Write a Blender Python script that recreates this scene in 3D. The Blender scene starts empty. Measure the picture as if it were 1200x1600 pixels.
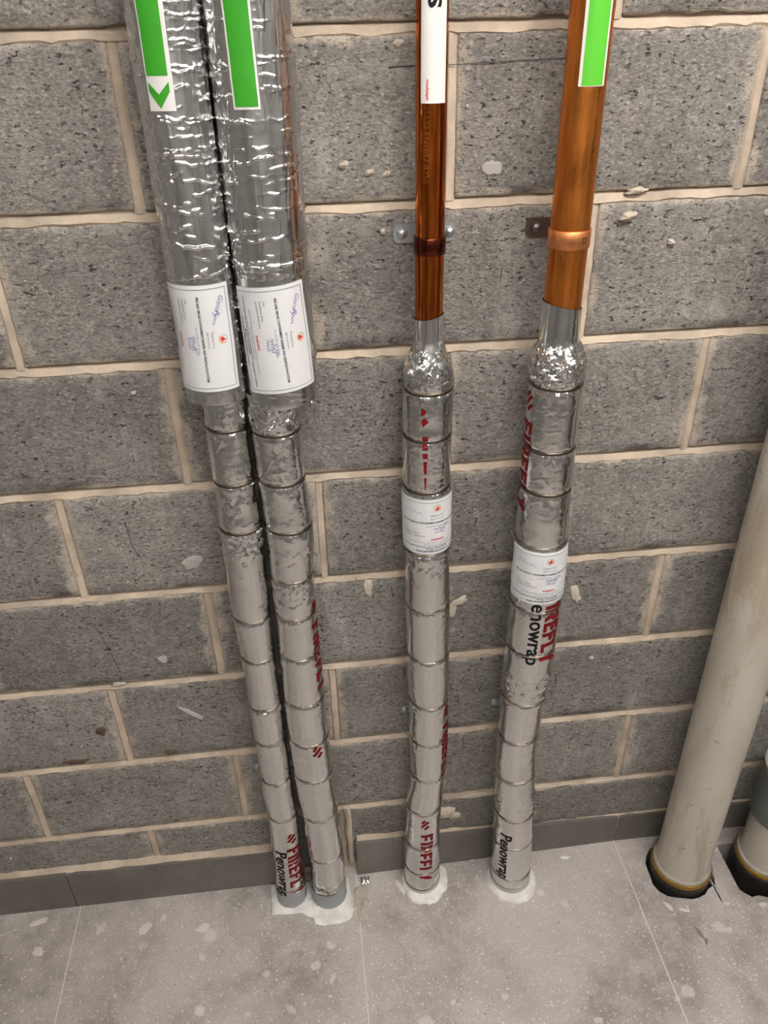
import bpy, bmesh, math, random
import numpy as np
from mathutils import Matrix, Vector

S = bpy.context.scene
C = S.collection

# ---------------------------------------------------------------- camera
FPX = 1228.268
cam_d = bpy.data.cameras.new('camera')
cam_d.sensor_fit = 'VERTICAL'
cam_d.sensor_height = 36.0
cam_d.lens = FPX * 36.0 / 1600.0
cam_d.clip_start = 0.02
cam = bpy.data.objects.new('camera', cam_d)
C.objects.link(cam)
yaw, pitch, roll = 0.09956319603697154, -0.558368439593111, -0.022917459043746716
fw = Vector((math.sin(yaw) * math.cos(pitch), math.cos(yaw) * math.cos(pitch), math.sin(pitch)))
x0 = Vector((math.cos(yaw), -math.sin(yaw), 0))
u0 = x0.cross(fw)
cx = math.cos(roll) * x0 + math.sin(roll) * u0
cu = -math.sin(roll) * x0 + math.cos(roll) * u0
M = Matrix((cx, cu, -fw)).transposed().to_4x4()
M.translation = Vector((0.44466, -1.2183, 1.81528))
cam.matrix_world = M
S.camera = cam

# ---------------------------------------------------------------- world, exposure
w = bpy.data.worlds.new('world')
S.world = w
w.use_nodes = True
w.node_tree.nodes['Background'].inputs[0].default_value = (0.9, 0.95, 1.0, 1)
w.node_tree.nodes['Background'].inputs[1].default_value = 0.05
S.view_settings.view_transform = 'Standard'
S.view_settings.look = 'None'
S.view_settings.gamma = 1.0
S.view_settings.use_curve_mapping = False
S.view_settings.exposure = 1.0
LAMP_COLOR = (1.0, 0.965, 0.92)
# ceiling battens: x, y, length, emission strength
LAMPS = [(1.25, -1.10, 1.5, 33.0), (-0.65, -1.20, 0.5, 15.0), (0.45, -2.15, 1.5, 17.0)]
CEIL = 2.72
RX0, RX1, RY0 = -1.544, 2.488, -2.69        # the room

rnd = random.Random(7)

# ---------------------------------------------------------------- material helpers
class NT:
    def __init__(s, name):
        s.m = bpy.data.materials.new(name)
        s.m.use_nodes = True
        s.t = s.m.node_tree
        s.b = s.t.nodes['Principled BSDF']
    def n(s, kind, **kw):
        nd = s.t.nodes.new(kind)
        for k, v in kw.items():
            if k.startswith('i_'):
                nd.inputs[int(k[2:]) if k[2:].isdigit() else k[2:].replace('_', ' ')].default_value = v
            else:
                setattr(nd, k, v)
        return nd
    def l(s, a, b):
        s.t.links.new(a, b)
    def math(s, op, a, b=None, c=None, clamp=False):
        nd = s.n('ShaderNodeMath', operation=op, use_clamp=clamp)
        for i, v in enumerate((a, b, c)):
            if v is None: continue
            if isinstance(v, (int, float)): nd.inputs[i].default_value = v
            else: s.l(v, nd.inputs[i])
        return nd.outputs[0]
    def mix(s, fac, a, b, blend='MIX'):
        nd = s.n('ShaderNodeMix', data_type='RGBA', blend_type=blend)
        for sock, v in ((nd.inputs[0], fac), (nd.inputs[6], a), (nd.inputs[7], b)):
            if isinstance(v, (int, float)): sock.default_value = v
            elif isinstance(v, tuple): sock.default_value = v if len(v) == 4 else (*v, 1)
            else: s.l(v, sock)
        return nd.outputs[2]
    def ramp(s, fac, lo, hi, a=0.0, b=1.0):
        nd = s.n('ShaderNodeMapRange', interpolation_type='SMOOTHSTEP')
        s.l(fac, nd.inputs[0])
        for i, v in enumerate((lo, hi, a, b)): nd.inputs[i + 1].default_value = v
        return nd.outputs[0]
    def coord(s, which='Object', scale=(1, 1, 1), rand=False):
        tc = s.n('ShaderNodeTexCoord').outputs[which]
        mp = s.n('ShaderNodeMapping')
        mp.inputs['Scale'].default_value = scale
        s.l(tc, mp.inputs[0])
        if rand:
            oi = s.n('ShaderNodeObjectInfo').outputs['Random']
            cb = s.n('ShaderNodeCombineXYZ')
            s.l(s.math('MULTIPLY', oi, 37.0), cb.inputs[0])
            s.l(s.math('MULTIPLY', oi, 91.0), cb.inputs[2])
            s.l(cb.outputs[0], mp.inputs['Location'])
        return mp.outputs[0]
    def noise(s, vec, scale, detail=4, rough=0.55, dist=0.0):
        nd = s.n('ShaderNodeTexNoise')
        s.l(vec, nd.inputs['Vector'])
        nd.inputs['Scale'].default_value = scale
        nd.inputs['Detail'].default_value = detail
        nd.inputs['Roughness'].default_value = rough
        nd.inputs['Distortion'].default_value = dist
        return nd.outputs[0]
    def vor(s, vec, scale, feature='F1', out='Distance', rnd=1.0):
        nd = s.n('ShaderNodeTexVoronoi', feature=feature)
        s.l(vec, nd.inputs['Vector'])
        nd.inputs['Scale'].default_value = scale
        nd.inputs['Randomness'].default_value = rnd
        return nd.outputs[out]
    def bump(s, h, strength, dist=0.002, normal=None):
        nd = s.n('ShaderNodeBump')
        nd.inputs['Strength'].default_value = strength
        nd.inputs['Distance'].default_value = dist
        s.l(h, nd.inputs['Height'])
        if normal is not None: s.l(normal, nd.inputs['Normal'])
        return nd.outputs[0]
    def set(s, **kw):
        for k, v in kw.items():
            k = k.replace('_', ' ')
            sock = s.b.inputs[k]
            if isinstance(v, (int, float)): sock.default_value = v
            elif isinstance(v, tuple): sock.default_value = v if len(v) == 4 or k == 'Normal' else (*v, 1)
            else: s.l(v, sock)
        return s.m

def plain(name, col, rough=0.5, metal=0.0, bump=0.0, bscale=200, var=0.0, spec=0.5):
    t = NT(name)
    c = t.coord()
    nz = t.noise(c, bscale, 4)
    kw = dict(Roughness=rough, Metallic=metal)
    t.b.inputs['Specular IOR Level'].default_value = spec
    if var:
        lo = tuple(v * (1 - var) for v in col); hi = tuple(min(1, v * (1 + var)) for v in col)
        kw['Base_Color'] = t.mix(t.noise(c, bscale * 0.15, 5), lo, hi)
    else:
        kw['Base_Color'] = col
    if bump: kw['Normal'] = t.bump(nz, bump, 0.001)
    return t.set(**kw)

MORTAR = (0.61, 0.50, 0.39)
def mat_mortar():
    t = NT('mortar')
    c = t.coord()
    a = t.noise(c, 9, 6, 0.6)
    col = t.mix(t.ramp(a, 0.3, 0.7), tuple(v * 0.66 for v in MORTAR), tuple(min(1, v * 1.15) for v in MORTAR))
    g = t.noise(c, 420, 3, 0.6)
    col = t.mix(t.ramp(g, 0.6, 0.72, 0, 0.4), col, (0.30, 0.24, 0.18))
    return t.set(Base_Color=col, Roughness=0.95, Normal=t.bump(g, 0.6, 0.0015))

def mat_block():
    t = NT('concrete_block')
    c = t.coord(rand=True)
    cs = t.coord(scale=(0.55, 1, 1.0), rand=True)
    oi = t.n('ShaderNodeObjectInfo').outputs['Random']
    big = t.noise(c, 6.5, 5, 0.62)
    mid = t.noise(c, 34, 5, 0.7)
    grain = t.noise(cs, 330, 3, 0.75)
    col = t.mix(t.ramp(big, 0.3, 0.72), (0.232, 0.214, 0.192), (0.385, 0.360, 0.328))
    col = t.mix(t.ramp(mid, 0.32, 0.7, 0, 0.6), col, (0.455, 0.422, 0.382))
    # sand and stone grains of differing grey
    v = t.n('ShaderNodeTexVoronoi'); t.l(cs, v.inputs['Vector']); v.inputs['Scale'].default_value = 300
    sp = t.n('ShaderNodeSeparateColor'); t.l(v.outputs['Color'], sp.inputs[0])
    col = t.mix(t.ramp(sp.outputs[0], 0.0, 0.45, 0.42, 0.0), col, (0.085, 0.078, 0.070))
    col = t.mix(t.ramp(sp.outputs[1], 0.72, 1.0, 0.0, 0.42), col, (0.62, 0.59, 0.55))
    col = t.mix(t.ramp(grain, 0.40, 0.62, 0.42, 0.0), col, (0.075, 0.07, 0.064))
    # pale cement film in streaks
    film = t.math('MULTIPLY', t.ramp(t.noise(t.coord(scale=(1.0, 1, 0.35), rand=True), 14, 6, 0.62), 0.55, 0.70), t.ramp(big, 0.40, 0.60))
    col = t.mix(t.math('MULTIPLY', film, 0.5), col, (0.60, 0.57, 0.53))
    # open pits, drawn out along the bed
    pit_a = t.ramp(t.noise(cs, 140, 3, 0.65), 0.400, 0.350)
    pit_b = t.ramp(t.noise(t.coord(scale=(0.45, 1, 1.1), rand=True), 60, 5, 0.72), 0.372, 0.330)
    rough_zone = t.ramp(t.noise(c, 9, 3, 0.5), 0.34, 0.56, 0.25, 1.0)
    pits = t.math('MULTIPLY', t.math('MAXIMUM', pit_a, pit_b), rough_zone)
    col = t.mix(t.math('MULTIPLY', pits, 0.92), col, (0.03, 0.027, 0.024))
    br = t.math('MULTIPLY_ADD', oi, 0.24, 0.86)
    hsv = t.n('ShaderNodeHueSaturation')
    t.l(br, hsv.inputs['Value']); t.l(col, hsv.inputs['Color'])
    col = hsv.outputs[0]
    # mortar dragged over the arrises
    sx = t.n('ShaderNodeSeparateXYZ'); t.l(t.n('ShaderNodeTexCoord').outputs['Object'], sx.inputs[0])
    dx = t.math('SUBTRACT', 0.2185, t.math('ABSOLUTE', sx.outputs[0]))
    dz = t.math('SUBTRACT', 0.106, t.math('ABSOLUTE', sx.outputs[2]))
    d = t.math('MINIMUM', t.math('MULTIPLY', dx, 0.5), dz)
    lim = t.math('MULTIPLY_ADD', t.noise(c, 15, 6, 0.75), 0.060, -0.0255)
    sm = t.ramp(t.math('SUBTRACT', lim, d), -0.006, 0.006)
    sm = t.math('MULTIPLY', sm, t.ramp(grain, 0.30, 0.55, 0.35, 0.85))
    col = t.mix(sm, col, (0.62, 0.535, 0.44))
    h = t.math('ADD', t.math('MULTIPLY', grain, 0.8), t.math('MULTIPLY', mid, 0.6))
    h = t.math('ADD', h, t.math('MULTIPLY', sp.outputs[1], 0.25))
    h = t.math('SUBTRACT', h, t.math('MULTIPLY', pits, 1.4))
    return t.set(Base_Color=col, Roughness=0.95, Normal=t.bump(h, 0.8, 0.0045))

def mat_floor():
    t = NT('stone_floor_tile')
    c = t.coord('Object')
    big = t.noise(c, 3.2, 6, 0.62, 0.4)
    mid = t.noise(c, 19, 7, 0.74)
    fine = t.noise(c, 300, 4, 0.75)
    col = t.mix(t.ramp(big, 0.36, 0.64), (0.315, 0.283, 0.258), (0.57, 0.522, 0.486))
    col = t.mix(t.ramp(mid, 0.38, 0.7, 0, 0.6), col, (0.64, 0.585, 0.545))
    col = t.mix(t.ramp(fine, 0.38, 0.62, 0.0, 0.65), col, t.mix(0.55, col, (0.20, 0.18, 0.165)))
    wob = t.n('ShaderNodeVectorMath', operation='ADD')
    nzv = t.n('ShaderNodeTexNoise'); t.l(c, nzv.inputs['Vector']); nzv.inputs['Scale'].default_value = 70
    sc = t.n('ShaderNodeVectorMath', operation='SCALE'); t.l(nzv.outputs['Color'], sc.inputs[0]); sc.inputs['Scale'].default_value = 0.010
    t.l(c, wob.inputs[0]); t.l(sc.outputs[0], wob.inputs[1])
    cw = wob.outputs[0]
    def chips(scale, dens, r, seed_off, amount, colr, col):
        v = t.n('ShaderNodeTexVoronoi'); t.l(cw, v.inputs['Vector']); v.inputs['Scale'].default_value = scale
        sp = t.n('ShaderNodeSeparateColor'); t.l(v.outputs['Color'], sp.inputs[0])
        pick = t.ramp(sp.outputs[seed_off], 1 - dens - 0.01, 1 - dens + 0.01)
        size = t.math('MULTIPLY', t.math('MULTIPLY_ADD', sp.outputs[(seed_off + 1) % 3], 0.7, 0.3), r)
        inside = t.ramp(t.math('SUBTRACT', size, v.outputs['Distance']), -0.02, 0.06)
        return t.mix(t.math('MULTIPLY', t.math('MULTIPLY', pick, inside), amount), col, colr)
    dn = t.ramp(t.noise(c, 5, 3), 0.35, 0.62, 0.25, 1.0)
    col = chips(230, 0.34, 0.46, 0, 0.55, (0.86, 0.82, 0.77), col)
    col = chips(100, 0.13, 0.34, 1, 0.65, (0.88, 0.84, 0.80), col)
    col = chips(140, 0.10, 0.32, 2, 0.6, (0.10, 0.09, 0.085), col)
    col = chips(27, 0.11, 0.36, 0, 0.60, (0.74, 0.69, 0.64), col)
    col = chips(15, 0.07, 0.32, 2, 0.55, (0.73, 0.68, 0.63), col)
    ro = t.ramp(mid, 0.3, 0.7, 0.50, 0.68)
    return t.set(Base_Color=col, Roughness=ro, Normal=t.bump(t.math('ADD', fine, mid), 0.4, 0.0015))

def mat_skirt():
    t = NT('dark_skirting_tile')
    c = t.coord('Object')
    big = t.noise(c, 6, 5, 0.6)
    fine = t.noise(c, 300, 4, 0.7)
    col = t.mix(t.ramp(big, 0.3, 0.7), (0.130, 0.117, 0.104), (0.200, 0.182, 0.163))
    v = t.n('ShaderNodeTexVoronoi'); t.l(c, v.inputs['Vector']); v.inputs['Scale'].default_value = 130
    sp = t.n('ShaderNodeSeparateColor'); t.l(v.outputs['Color'], sp.inputs[0])
    k = t.math('MULTIPLY', t.ramp(sp.outputs[0], 0.88, 0.9), t.ramp(v.outputs['Distance'], 0.28, 0.2))
    col = t.mix(t.math('MULTIPLY', k, 0.6), col, (0.42, 0.39, 0.36))
    return t.set(Base_Color=col, Roughness=0.62, Normal=t.bump(fine, 0.2, 0.001))

def mat_foil(name, crumple=1.0, rough=0.15, tint=(0.745, 0.745, 0.735), use_attr=True):
    t = NT(name)
    c = t.coord('Object')
    geo = t.n('ShaderNodeNewGeometry').outputs['Normal']
    # facets: every cell leans its own way, in two sizes
    nz = t.n('ShaderNodeTexNoise'); t.l(c, nz.inputs['Vector']); nz.inputs['Scale'].default_value = 60; nz.inputs['Detail'].default_value = 3
    sc = t.n('ShaderNodeVectorMath', operation='SCALE'); t.l(nz.outputs['Color'], sc.inputs[0]); sc.inputs['Scale'].default_value = 0.02
    ad = t.n('ShaderNodeVectorMath', operation='ADD'); t.l(c, ad.inputs[0]); t.l(sc.outputs[0], ad.inputs[1])
    def facet(scale):
        v = t.n('ShaderNodeTexVoronoi'); t.l(ad.outputs[0], v.inputs['Vector']); v.inputs['Scale'].default_value = scale
        s1 = t.n('ShaderNodeVectorMath', operation='SUBTRACT'); t.l(v.outputs['Color'], s1.inputs[0]); s1.inputs[1].default_value = (0.5, 0.5, 0.5)
        return s1.outputs[0]
    f1, f2 = facet(120), facet(300)
    fs = t.n('ShaderNodeVectorMath', operation='MULTIPLY_ADD'); t.l(f2, fs.inputs[0]); fs.inputs[1].default_value = (0.6, 0.6, 0.6); t.l(f1, fs.inputs[2])
    mask = t.ramp(t.noise(c, 17, 3, 0.5), 0.46, 0.72, 0.015, 0.17)
    if use_attr:
        at = t.n('ShaderNodeAttribute', attribute_name='crumple').outputs['Fac']
        mask = t.math('ADD', mask, at)
    amt = t.math('MULTIPLY', mask, crumple)
    sf = t.n('ShaderNodeVectorMath', operation='SCALE'); t.l(fs.outputs[0], sf.inputs[0]); t.l(amt, sf.inputs['Scale'])
    an = t.n('ShaderNodeVectorMath', operation='ADD'); t.l(geo, an.inputs[0]); t.l(sf.outputs[0], an.inputs[1])
    nn = t.n('ShaderNodeVectorMath', operation='NORMALIZE'); t.l(an.outputs[0], nn.inputs[0])
    nrm = t.bump(t.noise(c, 240, 5, 0.65), 0.07 * crumple + 0.02, 0.002, nn.outputs[0])
    ro = t.ramp(t.noise(c, 30, 3), 0.3, 0.7, rough * 0.8, rough * 1.35)
    return t.set(Base_Color=tint, Metallic=1.0, Roughness=ro, Normal=nrm)

def mat_copper(name, a, b, rough, streak=1.0):
    t = NT(name)
    c = t.coord('Object', scale=(1, 1, 0.07))
    s = t.noise(c, 130, 5, 0.65)
    blot = t.noise(t.coord('Object', scale=(1, 1, 0.5)), 30, 5, 0.65)
    col = t.mix(t.ramp(s, 0.36, 0.66), a, b)
    col = t.mix(t.ramp(blot, 0.56, 0.74, 0, 0.55 * streak), col, tuple(v * 0.42 for v in a))
    ro = t.ramp(blot, 0.3, 0.7, rough * 0.8, rough * 1.4)
    return t.set(Base_Color=col, Metallic=1.0, Roughness=ro, Normal=t.bump(s, 0.04, 0.001))

def mat_pvc():
    t = NT('cream_plastic')
    c = t.coord('Object')
    a = t.noise(t.coord('Object', scale=(1, 1, 0.4)), 5, 6, 0.65)
    col = t.mix(t.ramp(a, 0.35, 0.7), (0.50, 0.46, 0.385), (0.62, 0.58, 0.505))
    scuff = t.math('MULTIPLY', t.ramp(t.noise(t.coord('Object', scale=(1, 1, 0.22)), 11, 6, 0.7, 0.8), 0.50, 0.62), t.ramp(a, 0.38, 0.52))
    col = t.mix(t.math('MULTIPLY', scuff, 0.62), col, (0.36, 0.27, 0.17))
    nick = t.ramp(t.noise(t.coord('Object', scale=(0.5, 0.5, 1.3)), 95, 3, 0.6), 0.36, 0.30)
    nick = t.math('MULTIPLY', nick, t.ramp(t.noise(c, 8, 3), 0.38, 0.55))
    col = t.mix(t.math('MULTIPLY', nick, 0.7), col, (0.19, 0.15, 0.11))
    return t.set(Base_Color=col, Roughness=0.38, Normal=t.bump(nick, -0.5, 0.002))

def mat_seal():
    t = NT('white_fire_mortar')
    c = t.coord('Object')
    a = t.noise(c, 26, 5, 0.65)
    col = t.mix(t.ramp(a, 0.3, 0.68), (0.74, 0.70, 0.65), (0.93, 0.91, 0.88))
    col = t.mix(t.ramp(t.noise(c, 60, 4, 0.7), 0.66, 0.74, 0, 0.7), col, (0.32, 0.28, 0.25))
    return t.set(Base_Color=col, Roughness=0.95, Normal=t.bump(t.noise(c, 150, 5, 0.7), 0.8, 0.003))

def mat_paper(name, col, bump=0.25):
    t = NT(name)
    c = t.coord('Object')
    a = t.noise(c, 34, 4, 0.55)
    return t.set(Base_Color=col, Roughness=0.6, Normal=t.bump(a, bump, 0.003))

MT = dict(
    mortar=mat_mortar(), block=mat_block(), floor=mat_floor(), skirt=mat_skirt(),
    foil=mat_foil('aluminium_foil'), sleeve=mat_foil('foil_facing', 0.42, 0.19, (0.76, 0.76, 0.755), False),
    band=plain('steel_band', (0.17, 0.145, 0.115), 0.3, 1.0),
    wire=plain('steel_wire', (0.30, 0.265, 0.225), 0.3, 1.0),
    copper_a=mat_copper('aged_copper', (0.40, 0.085, 0.012), (0.72, 0.20, 0.035), 0.12),
    copper_b=mat_copper('satin_copper', (0.66, 0.205, 0.035), (0.80, 0.285, 0.060), 0.32, 0.2),
    clip_dark=mat_copper('dark_copper_plate', (0.10, 0.022, 0.012), (0.16, 0.04, 0.02), 0.2),
    clip_orange=mat_copper('bright_copper_plate', (0.85, 0.33, 0.13), (0.95, 0.40, 0.17), 0.38, 0.1),
    zinc=plain('zinc_plate', (0.52, 0.55, 0.555), 0.48, 1.0, 0.1, 300),
    zinc_dark=plain('shaded_dull_zinc', (0.22, 0.205, 0.19), 0.4, 1.0, 0.1, 300),  # gun-metal tone, with the shadow on the plate put into the colour
    red=plain('red_print', (0.20, 0.005, 0.010), 0.5, spec=0.2),
    black=plain('black_print', (0.010, 0.010, 0.012), 0.5, spec=0.2),
    green=mat_paper('green_vinyl_shaded', (0.040, 0.36, 0.014), 0.25),  # darker copy for the sleeve markers, their shade put into the green
    green_lit=mat_paper('green_vinyl_lit', (0.105, 0.55, 0.030), 0.05),  # brighter copy of the same vinyl, stronger light put into the colour
    white_vinyl=mat_paper('white_vinyl', (0.82, 0.80, 0.77), 0.06),
    paper=mat_paper('label_paper', (0.78, 0.775, 0.785), 0.35),
    ink=plain('dark_ink', (0.07, 0.07, 0.085), 0.7, spec=0.2),
    ink_light=plain('grey_ink', (0.20, 0.20, 0.23), 0.7, spec=0.2),
    ink_red=plain('red_ink', (0.72, 0.045, 0.035), 0.7, spec=0.2),
    ink_blue=plain('blue_pen', (0.13, 0.11, 0.42), 0.7, spec=0.2),
    ink_green=plain('green_ink', (0.25, 0.45, 0.25), 0.7, spec=0.2),
    ink_orange=plain('orange_ink', (0.85, 0.36, 0.16), 0.7, spec=0.2),
    sealant=plain('grey_sealant', (0.36, 0.37, 0.375), 0.6, 0.0, 0.3, 60, 0.1),
    sealant_pale=plain('pale_sealant', (0.58, 0.565, 0.54), 0.45, 0.35, 0.4, 60, 0.12),
    seal=mat_seal(), pvc=mat_pvc(),
    coupling=plain('grey_green_plastic', (0.20, 0.235, 0.215), 0.5, 0.0, 0.1, 100, 0.12),
    rubber=plain('black_rubber', (0.022, 0.020, 0.018), 0.45, 0.0, 0.4, 120, 0.3),
    brass=plain('bronze_tape', (0.30, 0.175, 0.025), 0.36, 0.5, 0.6, 140, 0.5),
    lip=plain('pale_lip', (0.36, 0.335, 0.295), 0.4, 0.0, 0.2, 120, 0.15),
    dark=plain('painted_shade', (0.018, 0.016, 0.014), 0.95),
    screed=plain('screed', (0.16, 0.14, 0.125), 0.95, 0.0, 0.5, 90, 0.25),
    grout=plain('pale_grout', (0.66, 0.61, 0.56), 0.95, 0.0, 0.3, 200, 0.1),
    splash=plain('mortar_splash', (0.60, 0.52, 0.43), 0.95, 0.0, 0.9, 220, 0.22),
    floor_stain=plain('brown_floor_stain', (0.27, 0.20, 0.145), 0.8, 0.0, 0.3, 160, 0.3),
    adhesive=plain('old_adhesive', (0.50, 0.435, 0.385), 0.95, 0.0, 1.0, 90, 0.4),
    splash_pale=plain('pale_splash', (0.46, 0.438, 0.405), 0.95, 0.0, 0.4, 220, 0.12),
    splash_brown=plain('brown_stain', (0.115, 0.078, 0.045), 0.9, 0.0, 0.5, 160, 0.35),
    pencil=plain('pencil', (0.055, 0.052, 0.05), 0.9),
    wall_paint=plain('grey_wall_paint', (0.29, 0.28, 0.27), 0.85, 0.0, 0.3, 60, 0.08),
    ceil_paint=plain('ceiling_paint', (0.62, 0.61, 0.59), 0.9, 0.0, 0.2, 60, 0.05),
    door=plain('added_door_paint', (0.045, 0.046, 0.05), 0.5, 0.0, 0.1, 60, 0.1),
    lamp_body=plain('white_enamel', (0.75, 0.75, 0.74), 0.4),
)

# ---------------------------------------------------------------- mesh helpers
def tag(o, label=None, cat=None, group=None, kind=None):
    if label: o['label'] = label
    if cat: o['category'] = cat
    if group: o['group'] = group
    if kind: o['kind'] = kind
    return o

def empty(name, loc, label, cat, group=None):
    o = bpy.data.objects.new(name, None)
    o.empty_display_size = 0.05
    C.objects.link(o)
    o.location = loc
    return tag(o, label, cat, group)

def link(name, me, mat, parent=None, smooth=False):
    if mat is not None and not me.materials: me.materials.append(mat)
    if smooth: me.polygons.foreach_set('use_smooth', [True] * len(me.polygons))
    o = bpy.data.objects.new(name, me)
    C.objects.link(o)
    if parent is not None:
        o.parent = parent
        o.matrix_parent_inverse = Matrix.Translation(-parent.location)
    return o

def pymesh(name, v, f):
    me = bpy.data.meshes.new(name)
    me.from_pydata([tuple(map(float, p)) for p in v], [], [tuple(map(int, q)) for q in f])
    me.update()
    return me

def obj(name, v, f, mat, parent=None, smooth=False):
    return link(name, pymesh(name, v, f), mat, parent, smooth)

def bmobj(name, bm, mat, parent=None, smooth=False):
    me = bpy.data.meshes.new(name)
    bmesh.ops.recalc_face_normals(bm, faces=bm.faces)
    bm.to_mesh(me); bm.free()
    return link(name, me, mat, parent, smooth)

def grid(name, P, mat, parent=None, closed=True, smooth=True, flip=False, caps=False, attr=None):
    """P: rows x cols x 3, closed in the second direction"""
    P = np.asarray(P, float)
    r, c = P.shape[:2]
    i = np.arange(r - 1)[:, None]
    j = np.arange(c if closed else c - 1)[None, :]
    j2 = (j + 1) % c
    q = np.stack([i * c + j, i * c + j2, (i + 1) * c + j2, (i + 1) * c + j], -1).reshape(-1, 4)
    if flip: q = q[:, ::-1]
    me = bpy.data.meshes.new(name)
    me.vertices.add(r * c)
    me.vertices.foreach_set('co', P.reshape(-1).astype(np.float32))
    extra = []
    n = len(q)
    if caps:
        extra = [list(range(c - 1, -1, -1)), [(r - 1) * c + k for k in range(c)]]
        if flip: extra = [e[::-1] for e in extra]
    loops = np.concatenate([q.reshape(-1)] + [np.array(e) for e in extra]).astype(np.int32)
    starts = list(range(0, n * 4, 4)); tot = n * 4
    for e in extra:
        starts.append(tot); tot += len(e)
    me.loops.add(len(loops)); me.loops.foreach_set('vertex_index', loops)
    me.polygons.add(len(starts)); me.polygons.foreach_set('loop_start', starts)
    me.update(calc_edges=True); me.validate()
    if attr is not None:
        a = me.attributes.new('crumple', 'FLOAT', 'POINT')
        a.data.foreach_set('value', np.asarray(attr, np.float32).reshape(-1))
    return link(name, me, mat, parent, smooth)

def box(name, x0, x1, y0, y1, z0, z1, mat, parent=None, bevel=0.0):
    bm = bmesh.new()
    bmesh.ops.create_cube(bm, size=1)
    for v in bm.verts:
        v.co = Vector(((x0 + x1) / 2 + v.co.x * (x1 - x0), (y0 + y1) / 2 + v.co.y * (y1 - y0), (z0 + z1) / 2 + v.co.z * (z1 - z0)))
    if bevel: bmesh.ops.bevel(bm, geom=bm.edges[:], offset=bevel, segments=2, affect='EDGES')
    return bmobj(name, bm, mat, parent)

_tab = {}
def vnoise(u, v, nu, seed):
    """smooth value noise, u in turns (periodic), v in cells"""
    if (nu, seed) not in _tab: _tab[(nu, seed)] = np.random.RandomState(seed).rand(nu, 1024) * 2 - 1
    T = _tab[(nu, seed)]
    a = (u % 1.0) * nu
    i = np.floor(a).astype(int); fa = a - i; fa = fa * fa * (3 - 2 * fa)
    j = np.floor(v).astype(int); fb = v - j; fb = fb * fb * (3 - 2 * fb)
    g = lambda p, q: T[p % nu, q % 1024]
    return (g(i, j) * (1 - fa) + g(i + 1, j) * fa) * (1 - fb) + (g(i, j + 1) * (1 - fa) + g(i + 1, j + 1) * fa) * fb

def tube(path, rad, seg=8):
    """verts, faces of a tube along a polyline"""
    path = [Vector(p) for p in path]
    V, F = [], []
    up = Vector((0.13, 0.31, 0.94))
    for k, p in enumerate(path):
        d = (path[min(k + 1, len(path) - 1)] - path[max(k - 1, 0)]).normalized()
        a = d.cross(up)
        if a.length < 1e-4: a = d.cross(Vector((1, 0, 0)))
        a.normalize(); b = d.cross(a)
        for s in range(seg):
            t = 2 * math.pi * s / seg
            V.append(p + rad * (math.cos(t) * a + math.sin(t) * b))
    for k in range(len(path) - 1):
        for s in range(seg):
            s2 = (s + 1) % seg
            F.append((k * seg + s, k * seg + s2, (k + 1) * seg + s2, (k + 1) * seg + s))
    F.append(tuple(range(seg - 1, -1, -1))); F.append(tuple((len(path) - 1) * seg + s for s in range(seg)))
    return V, F

def cyl_grid(X, Y, prof, n=64, th0=0.0):
    """prof: (radius, z) list, revolved"""
    th = np.linspace(0, 2 * np.pi, n, endpoint=False)
    P = np.zeros((len(prof), n, 3))
    for k, (r, z) in enumerate(prof):
        P[k, :, 0] = X + r * np.sin(th); P[k, :, 1] = Y - r * np.cos(th); P[k, :, 2] = z
    return P

# ---------------------------------------------------------------- room shell
def struct(o, label):
    return tag(o, label, None, None, 'structure')

PITCH, BX, BZ, JT = 0.225, 0.437, 0.212, 0.013
ZL0 = 1.8087                                  # bed joint nearest the top of the photograph
bed = [ZL0 + PITCH * k for k in range(4, -9, -1)]      # all bed joints, top to bottom

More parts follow.
